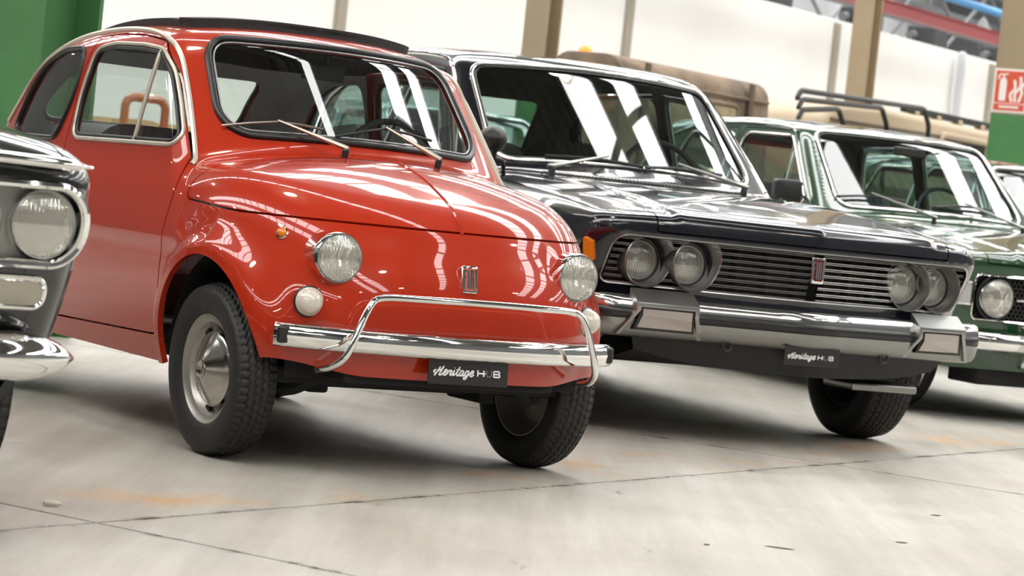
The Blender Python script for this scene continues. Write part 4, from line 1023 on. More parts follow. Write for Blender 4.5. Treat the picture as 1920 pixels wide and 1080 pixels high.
            MB().lathe([(.006, .073), (.008, .083), (.03, .084)], 40, frame((1, 0, 0)), c).build('bezel_seal', GASKET, h, smooth=True)
    # bumper
    pr = [(-.06, .535), (-.01, .533), (.006, .525), (.014, .510), (.016, .490)]; st = [(.013, .490), (.020, .487), (.020, .454), (.013, .451)]; lo = [(.016, .450), (.014, .435), (.006, .410), (-.012, .390), (-.05, .380)]
    yb = np.concatenate([np.linspace(-.90, -.84, 10), np.linspace(-.82, .82, 51), np.linspace(.84, .90, 10)])
    def bx(y): a = abs(y); return .822 - .15 * a * (a / .2 if a < .1 else 1) * 1.0 + .0 - .06 * max(0, a - .45) ** 1.2 - (.0 if a < .80 else 9.0 * (a - .80) ** 1.8)
    def sweep(pr, name, mat, par):
        V = [(bx(y) + a, y, z) for y in yb for a, z in pr]; k = len(pr); F = [(i * k + j, i * k + j + 1, (i + 1) * k + j + 1, (i + 1) * k + j) for i in range(len(yb) - 1) for j in range(k - 1)]
        return mk(name, V, F, mat, par)
    bo = sweep(pr, 'bumper', principled('worn_chrome', (.60, .60, .59), .13, 1.0), car); sweep(st, 'rubber_strip', principled('black_rubber_strip', (.012, .012, .013), .3), bo); sweep(lo, 'bumper_skirt', principled('brushed_bumper', (.30, .30, .29), .32, 1.0), bo)
    BRUSH = principled('brushed_housing', (.40, .40, .39), .3, 1.0); LAMPW = principled('clear_lamp_lens', (.42, .38, .35), .18, .35, .6)
    for sg in (-1, 1):
        y0, y1 = .500, .700; f0, f1 = bx(y0) + .035, bx(y1) + .035
        mb = MB(); T = .018
        def qd(pts): mb.add(pts, [tuple(range(len(pts)))])
        a, b = sg * (y0 - .02), sg * (y1 + .02); fa, fb = f0, f1
        fr_ = [(fa + .012, a, .515), (fb + .012, b, .515), (fb + .012, b, .480), (fb - .035, b + sg * .055, .388), (fb - .035, b + sg * .037, .388), (fb + .012, b - sg * .018, .484), (fb + .012, b - sg * .018, .497), (fa + .012, a + sg * .018, .497), (fa + .012, a + sg * .018, .470), (fa - .035, a - sg * .022, .388), (fa - .035, a - sg * .040, .388), (fa + .012, a, .470)]
        n = len(fr_); bkx = [(x - .05, y, z + .004) for x, y, z in fr_]; mb.add(fr_ + bkx, [(0, 1, 6, 7), (1, 2, 5, 6), (2, 3, 4, 5), (0, 7, 8, 11), (11, 8, 9, 10)] + [(i, (i + 1) % n, n + (i + 1) % n, n + i) for i in range(n)])
        qd([(fa + .012, a, .515), (fb + .012, b, .515), (fb - .06, b, .562), (fa - .06, a, .562)]); qd([(fa + .012, a, .515), (fa - .06, a, .562), (fa - .06, a, .47)]); qd([(fb + .012, b, .515), (fb - .06, b, .562), (fb - .06, b, .47)])
        hs = mb.build('lamp_housing', BRUSH, bo, bevel=.003, smooth=True)
        ln = MB(); ln.add([(fa + .004, a + sg * .016, .499), (fb + .004, b - sg * .016, .499), (fb + .004, b - sg * .016, .47), (fb - .012, b - sg * .002, .412), (fa - .012, a + sg * .004, .412), (fa + .004, a + sg * .016, .46), (fa - .05, a + sg * .016, .499), (fb - .05, b - sg * .016, .499), (fb - .06, b, .412), (fa - .06, a, .412)], [(0, 1, 2, 3, 4, 5), (0, 6, 7, 1), (4, 3, 8, 9)])
        ln.build('lamp_surround', GASKET, hs)
        cc = np.mean(np.array(ln.V[:6]), 0); l2 = MB(); pf = [tuple(cc + (np.array(v) - cc) * [1, .88, .80] + [.005, 0, 0]) for v in ln.V[:6]]; l2.add(pf + [(x - .006, y, z) for x, y, z in pf], [(0, 1, 2, 3, 4, 5)] + [(i, (i + 1) % 6, 6 + (i + 1) % 6, 6 + i) for i in range(6)]); l2.build('lamp_lens', LAMPW, hs)
    # apron, plate, amber markers
    ap = MB(); ys = np.linspace(-.70, .70, 15); ap.add(*strip([(bx(y) - .03, y, .41) for y in ys], [(bx(y) - .07, y * .94, .285 + .05 * (abs(y) / .7) ** 3) for y in ys])); ap.add(*strip([(bx(y) - .07, y * .94, .285 + .05 * (abs(y) / .7) ** 3) for y in ys], [(.35, y * .9, .27) for y in ys])); ap.build('front_apron', principled('black_apron', (.010, .010, .010), .6), car, smooth=True)
    MB().box((.50, .47, .255), (.22, .30, .03)).build('skid_plate', DULL, car, bevel=.008)
    plate(car, (.815, .0, .366), .238, .072, (1, 0, -.05))
    for y in (-.33, .36): MB().tube(ring((bx(y) - .02, y, .378), .018, (1, 0, 0), 16), .005, 6, closed=True).build('tow_eye', BLACKP, car, smooth=True)
    for sg in (-1, 1):
        q = sk.side(.545 if sg < 0 else .40, .69, sg)[0]; nn = sk.settle(q)[1][0]; R = frame(nn)
        mk_ = MB(); mk_.prism([tuple(v) for v in round_poly([(-.022, -.045), (.026, -.045), (.03, .03), (-.012, .045)], .006, 3)], -.004, .012, (1, 2), 0); mk_.V = [tuple(q + R @ np.array(v)) for v in mk_.V]; mk_.build('amber_marker', principled('amber_plastic', (.75, .20, .01), .15, 0, .5), car)
    # cowl louvres
    lv = MB(); yl = np.linspace(-.50, .50, 60); pl = sk.top(-.585 - .30 * yl * yl, yl, .002); ph = sk.top(-.65 - .30 * yl * yl, yl, .002)
    tr = MB().add(*strip(pl, ph)).build('cowl_vent', DARK, car)
    for i in range(0, 59): MB().bar(pl[i] + [0, 0, .003], ph[i + 1 if i < 59 else i] + [0, 0, .003], .006, .004).build('louvre', DULL, tr)
    # wipers
    for y0 in (-.466, .466):
        p0 = sk.top(-.645 if y0 < 0 else -.66, y0, .0)[0]; W = MB().lathe([(-.02, .016), (.025, .014), (.035, .010), (.04, .0005)], 14, frame((.1, 0, 1)), p0).build('wiper_pivot', BLACKP, car, smooth=True)
        s_ = 1 if y0 < 0 else -1; e = sk.front(y0 + s_ * .30, 1.035, -1.6, .035)[0]; kn = p0 + [0, 0, .035]
        MB().tube([kn - s_ * np.array([0, .02, 0]), kn, kn + (e - kn) * .35, e], [.009, .010, .008, .005], 8).build('wiper_arm', DULL, W, smooth=True)
        q = [sk.front(y0 + s_ * d, zz, -1.6, .014)[0] for d, zz in ((.04, 1.025), (.18, 1.032), (.32, 1.030), (.46, 1.020))]
        MB().tube(q, .008, 6).build('wiper_blade', BLACKP, W, smooth=True)
    # round door mirror
    mc = np.array([-.575, -.775, 1.075]); a = MB(); R = frame((1, -.25, .05))
    a.lathe([(.075, .001), (.070, .022), (.045, .046), (.0, .058), (-.03, .060), (-.032, .054), (-.028, .001)], 10, R @ np.diag([1, 1.0, .98]), mc); mo = a.build('door_mirror', BLACKP, car, smooth=True); mo['label'] = 'rounded black door mirror'
    MB().tube(smooth_path([mc + [0, .01, -.05], mc + [-.01, .015, -.075], mc + [-.03, .06, -.085], mc + [-.06, .085, -.12]], 14), .010, 8).build('mirror_arm', BLACKP, mo, smooth=True)
    for x in (0, -2.72):
        for sg in (-1, 1): wheel('wide', car, x, sg * .735, .322, .198, .190, math.radians(-3) if x == 0 else 0, 0, principled('steel_rim', (.10, .10, .10), .5, .6), ALU)
    CL = principled('brown_cloth', (.035, .028, .024), .8)
    for sg in (-1, 1): ribbed_seat(car, 'front_seat', (-1.75, sg * .36, .42), .56, .5, .62, CL, .28, 13)
    ribbed_seat(car, 'rear_seat', (-2.75, 0, .44), 1.3, .5, .60, CL, .28, 17)
    MB().tube(ring((-1.22, .36, .98), .20, (1, 0, .5)), .013, 8, closed=True).tube([(-1.19, .36, .96), (-.9, .36, .78)], .02, 8).tube([(-1.13, .18, .94), (-1.19, .36, .96), (-1.13, .54, .94)], .012, 6).build('steering_wheel', BLACKP, car, smooth=True)
    MB().box((-.93, 0, .90), (.30, 1.30, .13)).build('dashboard', BLACKP, car, bevel=.04)
    return car, sk

# ------------------------------------------------------------------ the green saloon
GREENC = principled('bottle_green_paint', (.012, .052, .020), .2, 0, 1.0, coat_rough=.015, spec=.4)
def honeycomb(name, y0, y1, z0, z1, xf, r, mat, parent, skip=None, depth=.012):
    mb = MB(); dy = r * math.sqrt(3); dz = r * 1.5; k = 0; z = z0
    while z < z1:
        y = y0 + (dy / 2 if k % 2 else 0)
        while y < y1:
            if not (skip and skip(y, z)):
                a = np.arange(6) * math.pi / 3 + math.pi / 6; o = [(y + r * math.cos(q), z + r * math.sin(q)) for q in a]; i = [(y + r * .74 * math.cos(q), z + r * .74 * math.sin(q)) for q in a]
                V = [(xf(p[0]), *p) for p in o] + [(xf(p[0]), *p) for p in i] + [(xf(p[0]) - depth, *p) for p in i]
                mb.add(V, [(j, (j + 1) % 6, 6 + (j + 1) % 6, 6 + j) for j in range(6)] + [(6 + j, 6 + (j + 1) % 6, 12 + (j + 1) % 6, 12 + j) for j in range(6)])
            y += dy
        z += dz; k += 1
    o = mb.build(name, mat, parent, fixn=False); o['kind'] = 'stuff'; return o

def green_saloon(pos, yaw, label):
    car = empty('classic_car', label, 'car', (*pos, 0), yaw - math.pi / 2)
    P = dict(w=spline([.2, .35, .5, .65, .78, .85, .92, 1.0], [.72, .775, .80, .808, .80, .78, .75, .71]),
             xn=spline([.2, .35, .45, .6, .72, .80, .86, .92], [.58, .635, .655, .662, .668, .668, .65, .60]), prow=.02, bow=.16, kc=.09, taper=.03,
             zc=spline([-3.9, -3.6, -3.3, -2.0, -.7, -.58, -.35, 0, .3, .5, .60, .66, .70, .75], [.76, .87, .93, .94, .945, .94, .93, .905, .875, .850, .836, .818, .79, .74]), crown=.045, ce=3.0, wmax=.808, ks=.045, step=.006, sy=.44,
             wg=spline([.9, .97, 1.1, 1.25, 1.33, 1.40, 1.48], [.735, .71, .67, .625, .60, .575, .55]), zr=spline([-.9, -1.15, -1.35, -1.7, -2.1, -2.6, -2.9, -3.2], [1.34, 1.395, 1.42, 1.445, 1.45, 1.432, 1.40, 1.33]), rcrown=.025, kr=.055,
             wx=-.66, wz=.95, rake=1.10, wc=.25, rx=-3.2, rrake=.8, xr_axle=-2.45, xt=-3.62, az=.31, ar=.335, flare=.008, zb=.22,
             sill=lambda x, y: .25 + .01 * x, ws_arch=.012,
             ws_poly=round_poly([(-.595, .972), (.595, .972), (.540, 1.368), (-.540, 1.368)], .06, 7), rw_poly=round_poly([(-.54, 1.0), (.54, 1.0), (.5, 1.33), (-.5, 1.33)], .05, 5),
             fwin=round_poly([(-.895, .955), (-1.295, 1.335), (-1.82, 1.345), (-1.845, .955)], [.03, .06, .06, .03], 5), rwin=round_poly([(-1.95, .955), (-1.93, 1.34), (-2.45, 1.335), (-2.62, .955)], [.03, .05, .06, .03], 5),
             fdoor=round_poly([(-.80, .90), (-.84, .33), (-1.87, .33), (-1.90, .92), (-1.875, 1.375), (-1.265, 1.362)], [.03, .06, .06, .2, .05, .08], 4), rdoor=round_poly([(-1.90, .34), (-2.15, .34), (-2.25, .66), (-2.66, .92), (-2.50, 1.365), (-1.895, 1.375), (-1.92, .92)], .04, 4),
             drip=[(-.86, .69, .955), (-1.08, .655, 1.17), (-1.28, .615, 1.355), (-1.45, .60, 1.395), (-1.9, .595, 1.405), (-2.4, .60, 1.38), (-2.75, .60, 1.28)],
             vent=((-1.17, .96), (-1.26, 1.31)), grille_poly=round_poly([(-.655, .492), (.655, .492), (.655, .712), (-.655, .712)], .03, 5),
             hood_y=lambda x: .60 + 0 * x, hood_back=lambda y: -.50 - .25 * y * y, hood_z=.765)
    sk, pt = saloon(P, car, GREENC, TEAL, 260, fine=.85)
    xg = lambda y, z=.6: P['xn'](z) - P['prow'] * abs(y) - P['bow'] * abs(y) ** 4
    yy = np.linspace(-.67, .67, 21); bk = MB().add(*strip([(xg(y) - .06, y, .48) for y in yy], [(xg(y) - .06, y, .725) for y in yy])).build('grille_back', DARK, car)
    honeycomb('honeycomb_mesh', -.64, .64, .505, .705, lambda y: xg(y) - .02, .0135, principled('dark_mesh', (.03, .03, .03), .4, .5), car, lambda y, z: math.hypot(abs(y) - .535, z - .602) < .105)
    fr = round_poly([(-.655, .492), (.655, .492), (.655, .712), (-.655, .712)], .03, 6); fr2 = []
    for a, b in zip(fr, np.roll(fr, -1, 0)):
        n = max(1, int(np.linalg.norm(b - a) / .03)); fr2 += [a + (b - a) * i / n for i in range(n)]
    MB().tube([(xg(q[0], q[1]) + .002, q[0], q[1]) for q in fr2], .006, 6, closed=True).build('grille_frame', CHROME, car, smooth=True)
    MB().tube([(xg(y) - .006, y, .602) for y in np.linspace(-.42, .42, 15)], .006, 6).build('grille_bar', CHROME, car, smooth=True)
    for sg in (-1, 1):
        c = np.array([xg(.535) - .012, sg * .535, .602]); headlamp(car, c, .096, (1, 0, 0), .012, .024, .016, depth=.05)
        MB().lathe([(-.03, .10), (.004, .108), (.006, .100)], 40, frame((1, 0, 0)), c).build('lamp_seal', GASKET, car, smooth=True)
        q = [sk.settle(np.array([(.54 - .0, sg * .70, .61)]), 0)[0][0]]
        ii = MB(); pts = [sk.front(sg * y, .61, .0)[0] for y in np.linspace(.672, .755, 7)]
        for o_, z0, z1 in ((.010, .565, .665),): ii.add(*strip([p * [1, 1, 0] + [o_, 0, z0] for p in pts], [p * [1, 1, 0] + [o_, 0, z1] for p in pts])); ii.add(*strip([p * [1, 1, 0] + [o_, 0, z1] for p in pts], [p * [1, 1, 0] + [-.02, 0, z1] for p in pts])); ii.add(*strip([p * [1, 1, 0] + [-.02, 0, z0] for p in pts], [p * [1, 1, 0] + [o_, 0, z0] for p in pts]))
        L_ = ii.build('corner_indicator', principled('clear_indicator', (.50, .50, .50), .25, .3), car, smooth=True)
        for z in (.562, .668): MB().tube([p * [1, 1, 0] + [.010, 0, z] for p in pts], .005, 6).build('indicator_trim', ALU, L_, smooth=True)
    # bumper and overriders
    yb = np.linspace(-.80, .80, 41); bx = lambda y: .735 - .05 * abs(y) ** 2 - .30 * max(0, abs(y) - .55) ** 1.6; pr = [(-.03, .045), (.0, .042), (.010, .030), (.014, .0), (.010, -.030), (.0, -.040), (-.03, -.042)]
    V = [(bx(y) + a, y, .395 + b) for y in yb for a, b in pr]; k = len(pr); bo = mk('bumper', V, [(i * k + j, i * k + j + 1, (i + 1) * k + j + 1, (i + 1) * k + j) for i in range(40) for j in range(k - 1)], CHROME, car)
    for sg in (-1, 1):
        x0 = bx(.39); ov = MB(); ov.prism([tuple(q) for q in round_poly([(x0 - .03, .275), (x0 + .02, .285), (x0 + .050, .34), (x0 + .052, .43), (x0 + .03, .482), (x0 - .03, .485)], .015, 4)], sg * .39 - .028, sg * .39 + .028, (0, 2), 1); o = ov.build('overrider', CHROME, bo, bevel=.006, smooth=True)
        MB().prism([tuple(q) for q in round_poly([(x0 + .02, .305), (x0 + .058, .345), (x0 + .060, .43), (x0 + .034, .470), (x0 + .01, .46)], .01, 4)], sg * .39 - .019, sg * .39 + .019, (0, 2), 1).build('overrider_rubber', BLACKP, o, bevel=.005, smooth=True)
        MB().lathe([(0, .010), (.004, .009), (.006, .0005)], 12, frame((1, 0, 0)), (bx(.62) + .013, sg * .60, .395)).build('bumper_bolt', CHROME, bo, smooth=True)
    MB().box((.45, 0, .22), (.25, 1.1, .08)).build('front_tray', DARK, car, bevel=.01)
    # wipers
    for y0 in (-.12, .45):
        p0 = sk.top(-.575, y0, 0)[0]; W = MB().lathe([(-.02, .014), (.02, .012), (.03, .009), (.033, .0005)], 14, frame((.1, 0, 1)), p0).build('wiper_pivot', BLACKP, car, smooth=True)
        e = sk.front(y0 - .27, 1.04, -1.5, .03)[0]; kn = p0 + [0, 0, .03]; MB().tube([kn + [0, .015, 0], kn, kn + (e - kn) * .35, e], [.008, .009, .007, .005], 8).build('wiper_arm', DULL, W, smooth=True)
        q = [sk.front(y0 + d, zz, -1.5, .013)[0] for d, zz in ((-.47, 1.015), (-.33, 1.032), (-.2, 1.036), (-.07, 1.03))]; MB().tube(q, .007, 6).build('wiper_blade', BLACKP, W, smooth=True)
    for y0 in (-.23, .22): p_ = sk.top(-.545, y0, 0)[0]; MB().lathe([(-.004, .007), (.014, .006), (.018, .0005)], 10, frame((0, 0, 1)), p_).build('washer_jet', BLACKP, car, smooth=True)
    # square black mirror
    mc = np.array([-.93, -.825, 1.035]); mo = MB().prism([tuple(v) for v in round_poly([(-.075, -.05), (.075, -.05), (.075, .052), (-.075, .052)], .02, 4)], -.03, .045, (1, 2), 0).build('door_mirror', principled('mirror_plastic', (.02, .021, .023), .4), car, bevel=.012, smooth=True, loc=mc, rot=(0, 0, -.15)); mo['label'] = 'square black door mirror'
    MB().tube([(-.01, .07, -.0), (-.03, .11, -.03), (-.03, .15, -.03)], .008, 8).build('mirror_arm', CHROME, mo, smooth=True)
    for x in (0, P['xr_axle']):
        for sg in (-1, 1): wheel('mid', car, x, sg * .655, .298, .170, .178, 0, 0, principled('steel_rim', (.10, .10, .10), .5, .6), ALU)
    CL = principled('grey_cloth', (.10, .11, .11), .8)
    for sg in (-1, 1): ribbed_seat(car, 'front_seat', (-1.65, sg * .33, .40), .50, .48, .58, CL, .28, 9)
    ribbed_seat(car, 'rear_seat', (-2.5, 0, .42), 1.2, .48, .56, CL, .28, 13)
    MB().tube(ring((-1.12, .33, .96), .195, (1, 0, .5)), .012, 8, closed=True).tube([(-1.09, .33, .94), (-.85, .33, .78)], .02, 8).build('steering_wheel', BLACKP, car, smooth=True)
    MB().box((-.86, 0, .88), (.26, 1.15, .11)).build('dashboard', BLACKP, car, bevel=.03)
    MB().box((-1.06, 0, 1.31), (.02, .20, .05)).build('inside_mirror', BLACKP, car, bevel=.008)
    return car

def copy_car(src, pos, yaw, label, swap=None):
    """another car of the same shape, with its own parts; swap = {old material: new}"""
    r = src.copy(); COL.objects.link(r); r.location = (*pos, 0); r.rotation_euler = (0, 0, yaw - math.pi / 2); r['label'] = label
    cache = {}
    def dup(o, par):
        c = o.copy(); COL.objects.link(c); c.parent = par
        if swap and o.data and o.data.materials and o.data.materials[0] in swap:
            if o.data.name not in cache: me = o.data.copy(); me.materials[0] = swap[o.data.materials[0]]; cache[o.data.name] = me
            c.data = cache[o.data.name]
        for ch in list(o.children): dup(ch, c)
    for ch in list(src.children): dup(ch, r)
    return r

# ------------------------------------------------------------------ the black car at the left edge
BLACKC = principled('black_paint', (.004, .004, .0045), .2, 0, 1.0, coat_rough=.015, spec=.4)
def corner_car():
    car = empty('classic_car', 'black car cut by the left edge, twin round headlamps in a chrome oval', 'car', (-1.908, 5.765, 0), .56 - math.pi / 2)
    P = dict(w=spline([.2, .35, .5, .65, .76, .84, .90, .98], [.66, .70, .735, .755, .762, .755, .735, .70]),
             xn=spline([.2, .35, .45, .55, .65, .74, .80, .84, .9], [.60, .655, .685, .71, .732, .748, .755, .75, .70]), prow=.0, bow=.22, kc=.10, taper=.03,
             zc=spline([-3.7, -3.4, -3.1, -2.0, -.75, -.6, -.3, 0, .35, .55, .66, .73, .78, .82], [.76, .87, .93, .94, .965, .965, .96, .955, .940, .918, .895, .870, .840, .79]), crown=.075, ce=2.4, wmax=.762, ks=.06, step=.0, sy=.4,
             wg=spline([.9, .97, 1.1, 1.25, 1.33, 1.40, 1.48], [.70, .68, .645, .60, .575, .55, .52]), zr=spline([-.9, -1.15, -1.35, -1.7, -2.1, -2.6, -2.9, -3.2], [1.31, 1.36, 1.39, 1.41, 1.415, 1.40, 1.37, 1.30]), rcrown=.03, kr=.06,
             wx=-.62, wz=.96, rake=1.0, wc=.42, rx=-3.0, rrake=.7, xr_axle=-2.42, xt=-3.35, az=.30, ar=.33, flare=.006, zb=.20,
             sill=lambda x, y: .25 + .12 * sstep(.35, .5, x), ws_arch=.012,
             ws_poly=round_poly([(-.57, .985), (.57, .985), (.52, 1.33), (-.52, 1.33)], .06, 6), rw_poly=round_poly([(-.5, 1.0), (.5, 1.0), (.46, 1.30), (-.46, 1.30)], .05, 5),
             fwin=round_poly([(-1.03, .965), (-1.32, 1.30), (-1.80, 1.31), (-1.83, .965)], .04, 4), rwin=round_poly([(-1.92, .965), (-1.90, 1.31), (-2.4, 1.29), (-2.55, .965)], .04, 4),
             fdoor=round_poly([(-.92, .90), (-.95, .33), (-1.86, .33), (-1.88, .92), (-1.85, 1.335), (-1.29, 1.325)], .04, 4), rdoor=round_poly([(-1.885, .34), (-2.10, .34), (-2.2, .66), (-2.60, .92), (-2.43, 1.32), (-1.87, 1.335), (-1.90, .92)], .04, 4),
             drip=[(-.88, .66, .965), (-1.08, .63, 1.16), (-1.27, .59, 1.325), (-1.45, .57, 1.36), (-1.9, .57, 1.37), (-2.4, .575, 1.34), (-2.7, .58, 1.24)],
             grille_poly=round_poly([(-.715, .600), (.715, .600), (.715, .772), (-.715, .772)], .083, 8),
             hood_y=lambda x: .655 + 0 * x, hood_back=lambda y: -.50 - .25 * y * y, hood_z=.822)
    sk, pt = saloon(P, car, BLACKC, TEAL, 260, fine=.8)
    xg = lambda y, z=.68: P['xn'](z) - P['bow'] * abs(y) ** 4
    yy = np.linspace(-.72, .72, 41); GR = principled('silver_grille', (.40, .40, .38), .35, .9)
    MB().add(*strip([(xg(y) - .045, y, .59) for y in yy], [(xg(y) - .03, y, .785) for y in yy])).build('grille_back', principled('silver_panel', (.30, .30, .28), .45, .6), car, smooth='all')
    for z in np.linspace(.625, .748, 7): MB().tube([(xg(y) - .026, y, z) for y in np.linspace(-.34, .34, 21)], .0045, 6).build('grille_bar', GR, car, smooth=True)
    fr = round_poly([(-.715, .600), (.715, .600), (.715, .772), (-.715, .772)], .083, 10); fr2 = []
    for a, b in zip(fr, np.roll(fr, -1, 0)):
        n = max(1, int(np.linalg.norm(b - a) / .03)); fr2 += [a + (b - a) * i / n for i in range(n)]
    MB().tube([(xg(q[0], q[1]) + .004, q[0], q[1]) for q in fr2], .0105, 8, closed=True).build('grille_frame', CHROME, car, smooth=True)
    for sg in (-1, 1):
        for y in (.615, .438):
            c = np.array([xg(y) - .018, sg * y, .688]); headlamp(car, c, .0775, (1, sg * .04, 0), .006, .012, .016, depth=.03)
        q = [(.500, .505), (.640, .505), (.640, .568), (.500, .568)]; rr = round_poly(q, .026, 6); lp = MB(); pts = [(xg(p[0], p[1]) + .006, sg * p[0], p[1]) for p in rr]
        ind = MB().tube(pts, .0065, 8, closed=True).build('side_lamp', CHROME, car, smooth=True)
        lp.add([(x + .001, y, z) for x, y, z in pts] + [(xg(.57, .536) + .018, sg * .57, .536)], [(i, (i + 1) % len(pts), len(pts)) for i in range(len(pts))]); lp.build('lamp_lens', principled('smoked_lamp', (.34, .31, .25), .2, .2, .5), ind, smooth='all')
    # chrome lip along the bonnet's front edge
    yl = np.linspace(-.712, .712, 61); V = []; pr = [(-.02, .012), (.010, .013), (.026, .006), (.030, -.003), (.022, -.012), (-.02, -.012)]
    for y in yl:
        x0 = xg(y, .81) + .006 - .0; tp = 1 if abs(y) < .66 else max(.25, 1 - (abs(y) - .66) / .05)
        for a, b in pr: V.append((x0 + a * tp, y, .826 - .008 * (abs(y) / .72) ** 4 + b * tp))
    k = len(pr); mk('bonnet_lip', V, [(i * k + j, i * k + (j + 1) % k, (i + 1) * k + (j + 1) % k, (i + 1) * k + j) for i in range(60) for j in range(k)], CHROME, car)
    # bumper
    yb = np.linspace(-.70, .70, 61); V = []; pr = [(-.06, .050), (-.01, .052), (.030, .040), (.052, .020), (.058, .0), (.052, -.022), (.030, -.044), (-.01, -.054), (-.06, -.052)]
    for y in yb:
        a = abs(y); x0 = .765 - .16 * a ** 4 - .25 * max(0, a - .5) ** 1.5; sc = 1 if a < .55 else max(.10, math.sqrt(max(0, 1 - ((a - .55) / .152) ** 2)))
        for p, q in pr: V.append((x0 + p * (.4 + .6 * sc), y, .405 + q * sc))
    k = len(pr); bo = mk('bumper', V, [(i * k + j, i * k + j + 1, (i + 1) * k + j + 1, (i + 1) * k + j) for i in range(60) for j in range(k - 1)], CHROME, car); so = bo.modifiers.new('s', 'SOLIDIFY'); so.thickness = .004
    MB().box((.50, 0, .30), (.3, 1.0, .10)).build('front_tray', DARK, car, bevel=.01)
    for x in (0, P['xr_axle']):
        for sg in (-1, 1): wheel('mid', car, x, sg * .668, .298, .170, .178, 0, 0, principled('steel_rim', (.10, .10, .10), .5, .6), ALU)
    CL = principled('grey_cloth', (.10, .11, .11), .8)
    for sg in (-1, 1): ribbed_seat(car, 'front_seat', (-1.65, sg * .33, .40), .50, .48, .58, CL, .28, 9)
    MB().box((-.88, 0, .88), (.26, 1.1, .11)).build('dashboard', BLACKP, car, bevel=.03)
    return car

# ================================================================== VEHICLES AND STEELWORK BEHIND
CANV = principled('weathered_canvas', (.165, .12, .083), .9, noise=(3.2, .55), bump=(9, .8))
KHAKI = principled('khaki_paint', (.11, .10, .06), .5)
SAND = principled('sand_paint', (.42, .33, .22), .45)
def simple_wheels(par, xs, ys, r, w):
    for x in xs:
        for y in ys:
            m = MB(); ylathe(m, [(-w / 2, r * .6), (-w / 2, r * .92), (-w * .35, r), (w * .35, r), (w / 2, r * .92), (w / 2, r * .6), (w * .2, r * .5), (w * .2, .01)], 28); m.build('wheel', RUBBER, par, smooth=True, loc=(x, y, r))
def canvas_jeep():
    L0, L1, D0, D1 = 16.15, 18.55, 9.3, 10.0; L = L1 - L0; D = D1 - D0
    e = empty('canvas_topped_jeep', 'jeep with a weathered brown canvas top behind the black saloon', 'truck', H((L0 + L1) / 2, (D0 + D1) / 2), HROT)
    pr = round_poly([(-D / 2, .85), (D / 2, .85), (D / 2 - .05, 1.955), (-D / 2 + .05, 1.955)], [.01, .01, .16, .16], 6)
    m = MB().prism([tuple(q) for q in pr], -L / 2, L / 2, (1, 2), 0); c = m.build('canvas_top', CANV, e, bevel=.09, seg=4, smooth='all')
    y = -D / 2 + .01
    wp = round_poly([(-.62, 1.36), (.60, 1.36), (.60, 1.73), (-.62, 1.73)], .05, 4)
    MB().prism([tuple(q) for q in wp], y - .0, y + .03, (0, 2), 1).build('plastic_window', principled('yellowed_plastic', (.30, .24, .15), .25, noise=(5, .4)), c)
    MB().tube([(q[0], y, q[1]) for q in wp], .018, 6, closed=True).build('window_hem', CANV, c, smooth=True)
    for x in (-.88, .82): MB().box((x, y + .002, 1.40), (.07, .02, 1.05)).build('seam_strap', principled('canvas_strap', (.10, .075, .05), .9), c, bevel=.005)
    MB().tube([(-L / 2 + .05, y + .012, 1.80), (0, y + .006, 1.795), (L / 2 - .05, y + .012, 1.80)], .012, 6).build('canvas_seam', CANV, c, smooth=True)
    MB().box((0, 0, .62), (L, D, .50)).build('body_tub', KHAKI, e, bevel=.04)
    MB().box((0, 0, .38), (L * .95, D * .8, .1)).build('chassis', DARK, e)
    simple_wheels(e, (-L * .33, L * .33), (-D / 2 + .1, D / 2 - .1), .36, .18)
    b = MB().lathe([(0, .055), (.02, .055), (.045, .045), (.065, .025), (.07, .001)], 20, frame((0, 0, 1), (1, 0, 0)), (-L / 2 + .28, D / 2 - .16, 1.95)).build('beacon', principled('amber_beacon', (.85, .25, .01), .2, emit=((1, .3, .02), .25)), e, smooth=True); b['label'] = 'amber beacon on the roof'
canvas_jeep()
def sand_van():
    L0, L1, D0, D1 = 19.0, 23.2, 9.05, 10.1; L = L1 - L0; D = D1 - D0
    e = empty('sand_van', 'sand coloured van with a black roof rail behind the green saloon', 'van', H((L0 + L1) / 2, (D0 + D1) / 2), HROT)
    pf = round_poly([(-L / 2, .5), (L / 2, .5), (L / 2, 1.90), (-L / 2 + 1.2, 1.93), (-L / 2 + .35, 1.90), (-L / 2, 1.78)], [.08, .08, .1, .5, .3, .2], 6)
    MB().prism([tuple(q) for q in pf], -D / 2, D / 2, (0, 2), 1).build('body', SAND, e, bevel=.07, seg=4, smooth='all')
    y = -D / 2
    MB().bar((-L / 2 + .1, y - .005, 1.745), (L / 2, y - .005, 1.80), .03, .025).build('gutter', principled('brown_gutter', (.12, .09, .06), .5), e, bevel=.008)
    wp = round_poly([(.22, 1.45), (1.4, 1.45), (1.4, 1.79), (.30, 1.79)], .06, 5)
    w = MB().prism([tuple(q) for q in wp], y - .012, y + .02, (0, 2), 1).build('side_window', principled('dark_glass', (.015, .016, .017), .08), e); MB().tube([(q[0], y - .012, q[1]) for q in wp], .035, 8, closed=True).build('window_surround', principled('sand_trim', (.36, .28, .19), .5), w, smooth=True)
    r = MB().box((.9, y + .12, 1.965), (2.4, .06, .06)).build('roof_rail', BLACKP, e, bevel=.01)
    for x in (-.05, .45, .95, 1.5): MB().box((x, y + .12, 1.935), (.09, .08, .05)).build('rail_foot', SAND, r, bevel=.01)
    simple_wheels(e, (-L * .3, L * .3), (-D / 2 + .12, D / 2 - .12), .34, .18)
sand_van()
